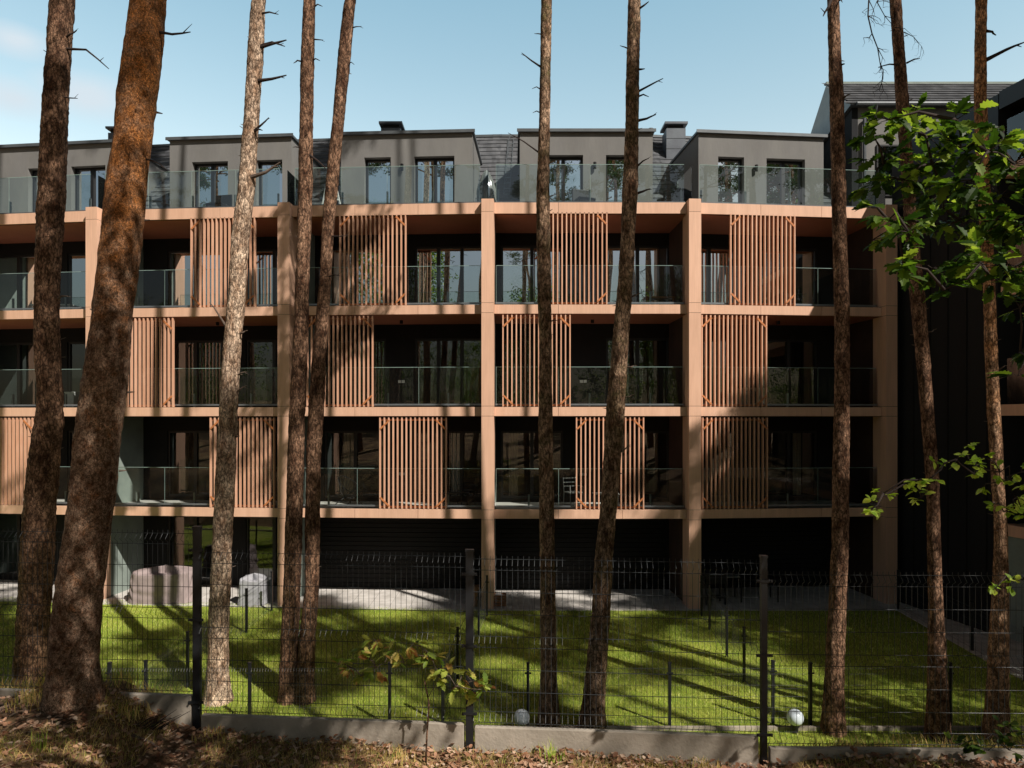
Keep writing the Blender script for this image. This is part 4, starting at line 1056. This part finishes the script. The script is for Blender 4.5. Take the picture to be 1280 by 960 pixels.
def metal_chair(p, rz, label, m='white', group=None):
    t = thing('garden_chair', label, 'chair', p, rz)
    for s in (-1,1):
        MB().tube([(s*.22,-.22,0),(s*.22,-.22,.43),(s*.22,-.22,.62),(s*.22,.2,.62)], .012, 6).build('leg', M[m], t)
        MB().tube([(s*.22,.24,0),(s*.22,.2,.43),(s*.22,.27,.88)], .012, 6).build('leg', M[m], t)
    MB().box(-.23,.23,-.23,.21,.42,.445).build('seat', M[m], t)
    b = MB()
    for z in (.60,.72,.85): b.bar((-.22,.235+(z-.5)*.08,z),(.22,.235+(z-.5)*.08,z),.02,.03)
    b.build('backrest', M[m], t)
def table(p, rz, label, w, dp, h, m, name='low_table'):
    t = thing(name, label, 'table', p, rz)
    MB().box(-w/2,w/2,-dp/2,dp/2,h-.03,h).build('table_top', M[m], t, bev=.004)
    for sx in (-1,1):
        for sy in (-1,1): MB().box(sx*(w/2-.05)-.018,sx*(w/2-.05)+.018,sy*(dp/2-.05)-.018,sy*(dp/2-.05)+.018,0,h-.03).build('leg', M[m], t)
metal_chair(bpt(3,2.6,1.1,Z1-.03), .4, 'white metal chair behind the lower slatted screen right of centre')
table(bpt(3,3.6,1.1,Z1-.03), 0, 'low white table beside the white metal chair on the lowest balcony', .8,.5,.4, 'white')
table(bpt(2,4.9,1.0,Z1-.03), .1, 'dark low table on the lowest balcony left of the middle column', .9,.55,.42, 'black')
metal_chair(bpt(2,5.2,1.5,Z1-.03), -2.8, 'black garden chair behind the dark low table on the lowest balcony', 'black')
table(bpt(0,3.9,.9,Z3-.03), 0, 'white low table on the upper balcony at the left edge', 1.3,.6,.32, 'white')
table(bpt(3,5.15,.75,Z3-.03), 0, 'small wooden table on the upper balcony right of the leaning centre pine', .9,.5,.36, 'wood')
t = thing('storage_box', 'small white box on the middle balcony at the left edge', 'box', bpt(0,4.55,.8,Z2-.03))
MB().box(-.14,.14,-.15,.15,0,.5).build('body', M['white'], t, bev=.01); MB().box(-.15,.15,-.16,.16,.5,.54).build('lid', M['white'], t, bev=.006)
def ac(p, rz):
    t = thing('air_conditioner', 'cream air conditioner unit behind the right slatted screen on the middle balcony', 'air conditioner', p, rz)
    MB().box(-.41,.41,-.15,.15,.06,.62).build('case', M['ac'], t, bev=.015)
    g = MB()
    for k in range(5): 
        rr = .05+.045*k; g.tube([(-.1+rr*math.cos(a),-.158,.34+rr*math.sin(a)) for a in [2*math.pi*j/28 for j in range(29)]], .005, 4)
    g.build('fan_grille', M['steel'], t)
    MB().tube([(-.1,-.152,.34),(-.1,-.156,.34)], .23, 28).build('fan_opening', M['frame'], t)
    for s in (-1,1): MB().box(s*.3-.03,s*.3+.03,-.14,.14,0,.06).build('foot', M['black'], t)
ac(bpt(4,2.05,.55,Z2-.03), 0)
# barbecue
t = thing('barbecue', 'black lidded gas barbecue with side shelf on the shaded right patio', 'barbecue', bpt(4,.75,.35,.02), .1)
MB().box(-.33,.33,-.25,.25,.62,.82).build('firebox', M['black'], t, bev=.02)
lid = MB(); pr = [(-.25,.82),(-.24,.95),(-.14,1.06),(.05,1.10),(.2,1.04),(.25,.9),(.25,.82)]
lid.prism([(a,b) for a,b in pr], 'x', -.34, .34); l = lid.build('lid', M['black'], t)
MB().tube([(-.22,-.29,.92),(.22,-.29,.92)], .014, 8).build('handle', M['steel'], l)
MB().box(.35,.75,-.22,.22,.80,.83).build('side_shelf', M['steel'], t); MB().box(-.72,-.35,-.22,.22,.80,.83).build('side_shelf', M['black'], t)
for sx in (-1,1):
    for sy in (-1,1): MB().box(sx*.29-.02,sx*.29+.02,sy*.2-.02,sy*.2+.02,0,.62).build('leg', M['black'], t)
MB().box(-.28,.28,-.19,.19,.18,.20).build('bottom_shelf', M['black'], t)
table(bpt(4,2.2,.6,.02), 0, 'dark garden table right of the barbecue on the shaded patio', 1.2,.7,.7, 'black', 'garden_table')
# crates by the middle column
def crate(p, rz, label, w, dp, h):
    t = thing('wooden_crate', label, 'crate', p, rz, None)
    n = 4
    for k in range(n):
        z = .01+k*h/n
        s = MB().box(-w/2,w/2,-dp/2,-dp/2+.015,z,z+h/n-.015).box(-w/2,w/2,dp/2-.015,dp/2,z,z+h/n-.015)
        s.box(-w/2,-w/2+.015,-dp/2+.016,dp/2-.016,z,z+h/n-.015).box(w/2-.015,w/2,-dp/2+.016,dp/2-.016,z,z+h/n-.015)
        s.build('board', M['wood'], t)
    c = MB()
    for sx in (-1,1):
        for sy in (-1,1): c.box(sx*(w/2-.032)-.015,sx*(w/2-.032)+.015,sy*(dp/2-.032)-.015,sy*(dp/2-.032)+.015,0,h)
    c.build('corner_post', M['wood'], t)
    MB().box(-w/2+.02,w/2-.02,-dp/2+.02,dp/2-.02,.01,.03).build('bottom', M['wood'], t)
crate(Vector((-.40-.0,19.95+.25,.02)), .0, 'open wooden crate with white bags right of the middle column foot', .46,.36,.34)
crate(Vector((-1.12,20.15,.02)), .1, 'taller wooden crate left of the middle column foot', .32,.34,.58)
bg = MB(); bg.lathe([(0,.0),(.13,.0),(.16,.12),(.13,.25),(.06,.33),(0,.34)], (0,0,0), 14)
tag(bg.build('paper_bag', M['white'], None, Vector((-.40,20.2,.06)), smooth=True), 'white bag standing inside the open wooden crate', 'bag')
# terrace things
def ladder(p, rz):
    t = thing('stepladder', 'white folding stepladder on the roof terrace behind the slim pines', 'ladder', p, rz)
    for s in (-1,1):
        MB().bar((s*.19,-.28,0),(s*.12,0,1.25),.03,.05).build('rail', M['white'], t)
        MB().bar((s*.19,.30,0),(s*.12,.02,1.25),.03,.04).build('rail', M['white'], t)
    for k in range(1,5):
        z = k*.26; f = z/1.25; MB().box(-.18+.06*f,.18-.06*f,-.28+.28*f-.03,-.28+.28*f+.04,z-.012,z+.012).build('step', M['white'], t)
    MB().box(-.14,.14,-.05,.07,1.25,1.275).build('top_step', M['white'], t)
ladder(bpt(2,1.05,1.0,ZT-.03), 1.15)
M['plastic'] = glass_mat('clear_wrap', .12, (.62,.70,.74,1), .15, 1.2, .55, .6)
t = thing('wrapped_parasol', 'folded parasol wrapped in clear plastic at the terrace corner above the middle column', 'parasol', Vector((-.78,20.75,ZT-.03)))
MB().tube([(0,0,0),(0,0,1.25)], .022, 8).build('pole', M['steel'], t)
mb = MB(); k = 40
for j in range(13):
    tt = j/12; rr = .30*(1-tt**3*.75)*(.86+.14*math.sin(tt*3))
    for a in range(k):
        th = 2*math.pi*a/k; q = rr*(1+.07*math.sin(th*8+tt*3)+.05*noise.noise(Vector((math.cos(th)*2,math.sin(th)*2,tt*5)))); mb.v.append((q*math.cos(th), q*math.sin(th), .08+1.14*tt))
for j in range(12):
    for a in range(k): b = (a+1) % k; mb.f.append((j*k+a,j*k+b,(j+1)*k+b,(j+1)*k+a))
mb.build('plastic_wrap', M['plastic'], t, smooth=True)
MB().lathe([(.03,.15),(.12,.2),(.14,.6),(.07,1.1),(.0,1.18)], (0,0,0), 14).build('folded_canopy', M['tarp2'], t, smooth=True)
def lounge(p, rz, label):
    t = thing('terrace_chair', label, 'chair', p, rz)
    MB().box(-.28,.28,-.28,.28,.32,.40).build('seat', M['black'], t, bev=.02); MB().box(-.28,.28,.24,.30,.40,.80).build('backrest', M['black'], t, bev=.02)
    for sx in (-1,1):
        for sy in (-1,1): MB().box(sx*.25-.02,sx*.25+.02,sy*.25-.02,sy*.25+.02,0,.32).build('leg', M['black'], t)
lounge(bpt(3,2.9,.9,ZT-.03), .3, 'black terrace chair behind the glass between the middle dormer doors')
lounge(bpt(3,5.5,.9,ZT-.03), -.6, 'black terrace chair behind the glass below the box chimney')
lounge(bpt(1,3.4,.9,ZT-.03), -.2, 'black terrace chair beside the dormer door with white curtains')
# curtains
def curtain(i, u, w, z0, h, y, m, label):
    mb = MB(); n = max(6, int(w/.02))
    for j in range(n+1):
        x = u+w*j/n; yy = y+.03*math.sin(j*1.3)+.01*math.sin(j*3.1)
        mb.v += [(x,yy,z0),(x,yy+.01,z0+h)]
    for j in range(n): mb.f.append((2*j,2*j+2,2*j+3,2*j+1))
    o, yaw, wd = bays[i]; b = bpt(i, u, y, z0)
    mb.v = [(v[0]-u, v[1]-y, v[2]-z0) for v in mb.v]
    tag(mb.build('curtain', M[m], None, b, yaw, smooth=True), label, 'curtain')
curtain(1,2.28,.25,ZT+.06,1.85,YR+.34,'curtain','left white curtain in the open dormer door right of the thickest pine')
curtain(1,3.05,.25,ZT+.06,1.85,YR+.34,'curtain','right white curtain in the open dormer door right of the thickest pine')
curtain(1,4.5,.3,ZT+.06,1.85,YR+.34,'beige','beige curtain in the narrow dormer door behind the pale trunked pine')
curtain(2,1.0,.4,Z1,2.2,D+.3,'beige','beige curtain inside the lowest balcony door behind the egg chair')
curtain(3,.6,.3,Z1,2.2,D+.3,'beige','beige curtain inside the lowest balcony door right of the middle column')
curtain(2,4.6,.3,Z1,2.2,D+.3,'curtain','white curtain behind the lower slatted screen left of the middle column')
curtain(4,1.2,.5,Z2,2.2,D+.3,'curtain','white curtain behind the slatted screen above the air conditioner')
curtain(4,4.3,.3,Z1,2.2,D+.3,'beige','beige curtain in the lowest balcony door behind the straight dark pine')
# globe lamps on the lawn
for px, py, lab in [(652,898,'white globe garden lamp on the grass left of the middle pine'),(992,900,'white globe garden lamp on the grass right of the right fence post')]:
    p = at(px, 907, 12.0); t = thing('globe_lamp', lab, 'garden lamp', (p.x, 11.93, .12), group='white globe lamps on the lawn')
    prof = [(.14*math.sin(a), .16-.14*math.cos(a)) for a in [math.pi*j/18 for j in range(19)]]
    MB().lathe(prof, (0,0,0), 28).build('globe', M['globe'], t, smooth=True)
    MB().lathe([(.05,-.10),(.05,-.02),(.07,0),(.07,.03),(.05,.035)], (0,0,0), 16).build('base', M['black'], t)

# ------------------------------------------------------------------ camera, light, sky
cam = bpy.data.cameras.new('camera'); co = bpy.data.objects.new('camera', cam); col.objects.link(co)
co.location = (0,0,CZ); co.rotation_euler = (R(90),0,0)
cam.lens = 24; cam.sensor_width = 36; cam.shift_y = 47/1280; cam.clip_end = 2000; cam.clip_start = .05
sc.camera = co
EL, AZ = 44, 43                           # sun behind the viewer's right shoulder
sd = Vector((math.sin(R(AZ))*math.cos(R(EL)), -math.cos(R(AZ))*math.cos(R(EL)), math.sin(R(EL))))
sun = bpy.data.lights.new('sun', 'SUN'); so_ = bpy.data.objects.new('sun', sun); col.objects.link(so_)
sun.energy = 5.0; sun.angle = R(.53); sun.color = (1, .93, .84)
so_.rotation_euler = sd.to_track_quat('Z', 'Y').to_euler(); so_.location = (10,-10,30)
w = bpy.data.worlds.new('World'); sc.world = w; w.use_nodes = True; nt = w.node_tree
bg_ = nt.nodes['Background']; sky = nt.nodes.new('ShaderNodeTexSky'); sky.sky_type = 'NISHITA'; sky.sun_disc = False
sky.sun_elevation = R(EL); sky.sun_rotation = math.atan2(sd.x, sd.y); sky.ozone_density = 1.2; sky.air_density = 1.0; sky.dust_density = .8
hs = N(nt, 'ShaderNodeMixRGB', blend_type='MULTIPLY', Fac=1.0); nt.links.new(sky.outputs[0], hs.inputs[1])
tc0 = nt.nodes.new('ShaderNodeTexCoord'); sp0 = nt.nodes.new('ShaderNodeSeparateXYZ'); nt.links.new(tc0.outputs['Generated'], sp0.inputs[0])
hz = ramp(nt, sp0.outputs['Z'], [(0, (6.9,5.3,3.5)), (.30, (5.2,4.2,2.85)), (.55, (3.9,4.2,3.1)), (.64, (.10,.10,.10))])
yy_ = N(nt, 'ShaderNodeMapRange'); yy_.inputs['From Min'].default_value = .1; yy_.inputs['From Max'].default_value = .6
nt.links.new(sp0.outputs['Y'], yy_.inputs['Value'])
az = nt.nodes.new('ShaderNodeMixRGB'); hb = ramp(nt, sp0.outputs['Z'], [(0, (.45,.36,.28)), (.25, (1.2,1.0,.78)), (.5, (1.35,1.2,.95)), (.57, (.06,.06,.06))]); nt.links.new(hb.outputs[0], az.inputs[1]); nt.links.new(yy_.outputs[0], az.inputs[0]); nt.links.new(hz.outputs[0], az.inputs[2])
nt.links.new(az.outputs[0], hs.inputs[2])
tc = nt.nodes.new('ShaderNodeTexCoord'); mp = nt.nodes.new('ShaderNodeMapping'); mp.inputs['Scale'].default_value = (3,3,7); nt.links.new(tc.outputs['Generated'], mp.inputs['Vector'])
cn = N(nt, 'ShaderNodeTexNoise', Scale=1.6, Detail=7, Roughness=.55); nt.links.new(mp.outputs[0], cn.inputs['Vector'])
def cloud(px, py, rad, prev=None):
    d = Vector(((px-640)/F, 1, (HY-py)/F)).normalized()
    ds = N(nt, 'ShaderNodeVectorMath', operation='SUBTRACT'); nt.links.new(tc.outputs['Generated'], ds.inputs[0]); ds.inputs[1].default_value = d
    sc2 = N(nt, 'ShaderNodeVectorMath', operation='MULTIPLY'); sc2.inputs[1].default_value = (1,1,2.2); nt.links.new(ds.outputs[0], sc2.inputs[0])
    ln = N(nt, 'ShaderNodeVectorMath', operation='LENGTH'); nt.links.new(sc2.outputs[0], ln.inputs[0])
    mr = N(nt, 'ShaderNodeMapRange'); mr.inputs['From Min'].default_value = 0; mr.inputs['From Max'].default_value = rad; mr.inputs['To Min'].default_value = 1; mr.inputs['To Max'].default_value = 0
    nt.links.new(ln.outputs['Value'], mr.inputs['Value']); out = mr.outputs[0]
    if prev is not None:
        mx = N(nt, 'ShaderNodeMath', operation='MAXIMUM'); nt.links.new(prev, mx.inputs[0]); nt.links.new(out, mx.inputs[1]); out = mx.outputs[0]
    return out
c_ = cloud(112,122,.085); c_ = cloud(22,125,.07,c_); c_ = cloud(20,50,.055,c_)
mm = N(nt, 'ShaderNodeMath', operation='MULTIPLY'); nt.links.new(c_, mm.inputs[0]); nt.links.new(cn.outputs['Fac'], mm.inputs[1])
cr = N(nt, 'ShaderNodeMapRange'); cr.inputs['From Min'].default_value = .12; cr.inputs['From Max'].default_value = .5; cr.inputs['To Max'].default_value = 1.0; nt.links.new(mm.outputs[0], cr.inputs['Value'])
cmx = nt.nodes.new('ShaderNodeMixRGB'); nt.links.new(cr.outputs[0], cmx.inputs[0]); nt.links.new(hs.outputs[0], cmx.inputs[1]); cmx.inputs[2].default_value = (9.2,10.6,11.6,1)
nt.links.new(cmx.outputs[0], bg_.inputs['Color']); bg_.inputs['Strength'].default_value = .075
sc.view_settings.view_transform = 'Standard'; sc.view_settings.look = 'None'; sc.view_settings.exposure = 0
sc.cycles.max_bounces = 8; sc.cycles.transparent_max_bounces = 24; sc.cycles.glossy_bounces = 4; sc.cycles.diffuse_bounces = 1
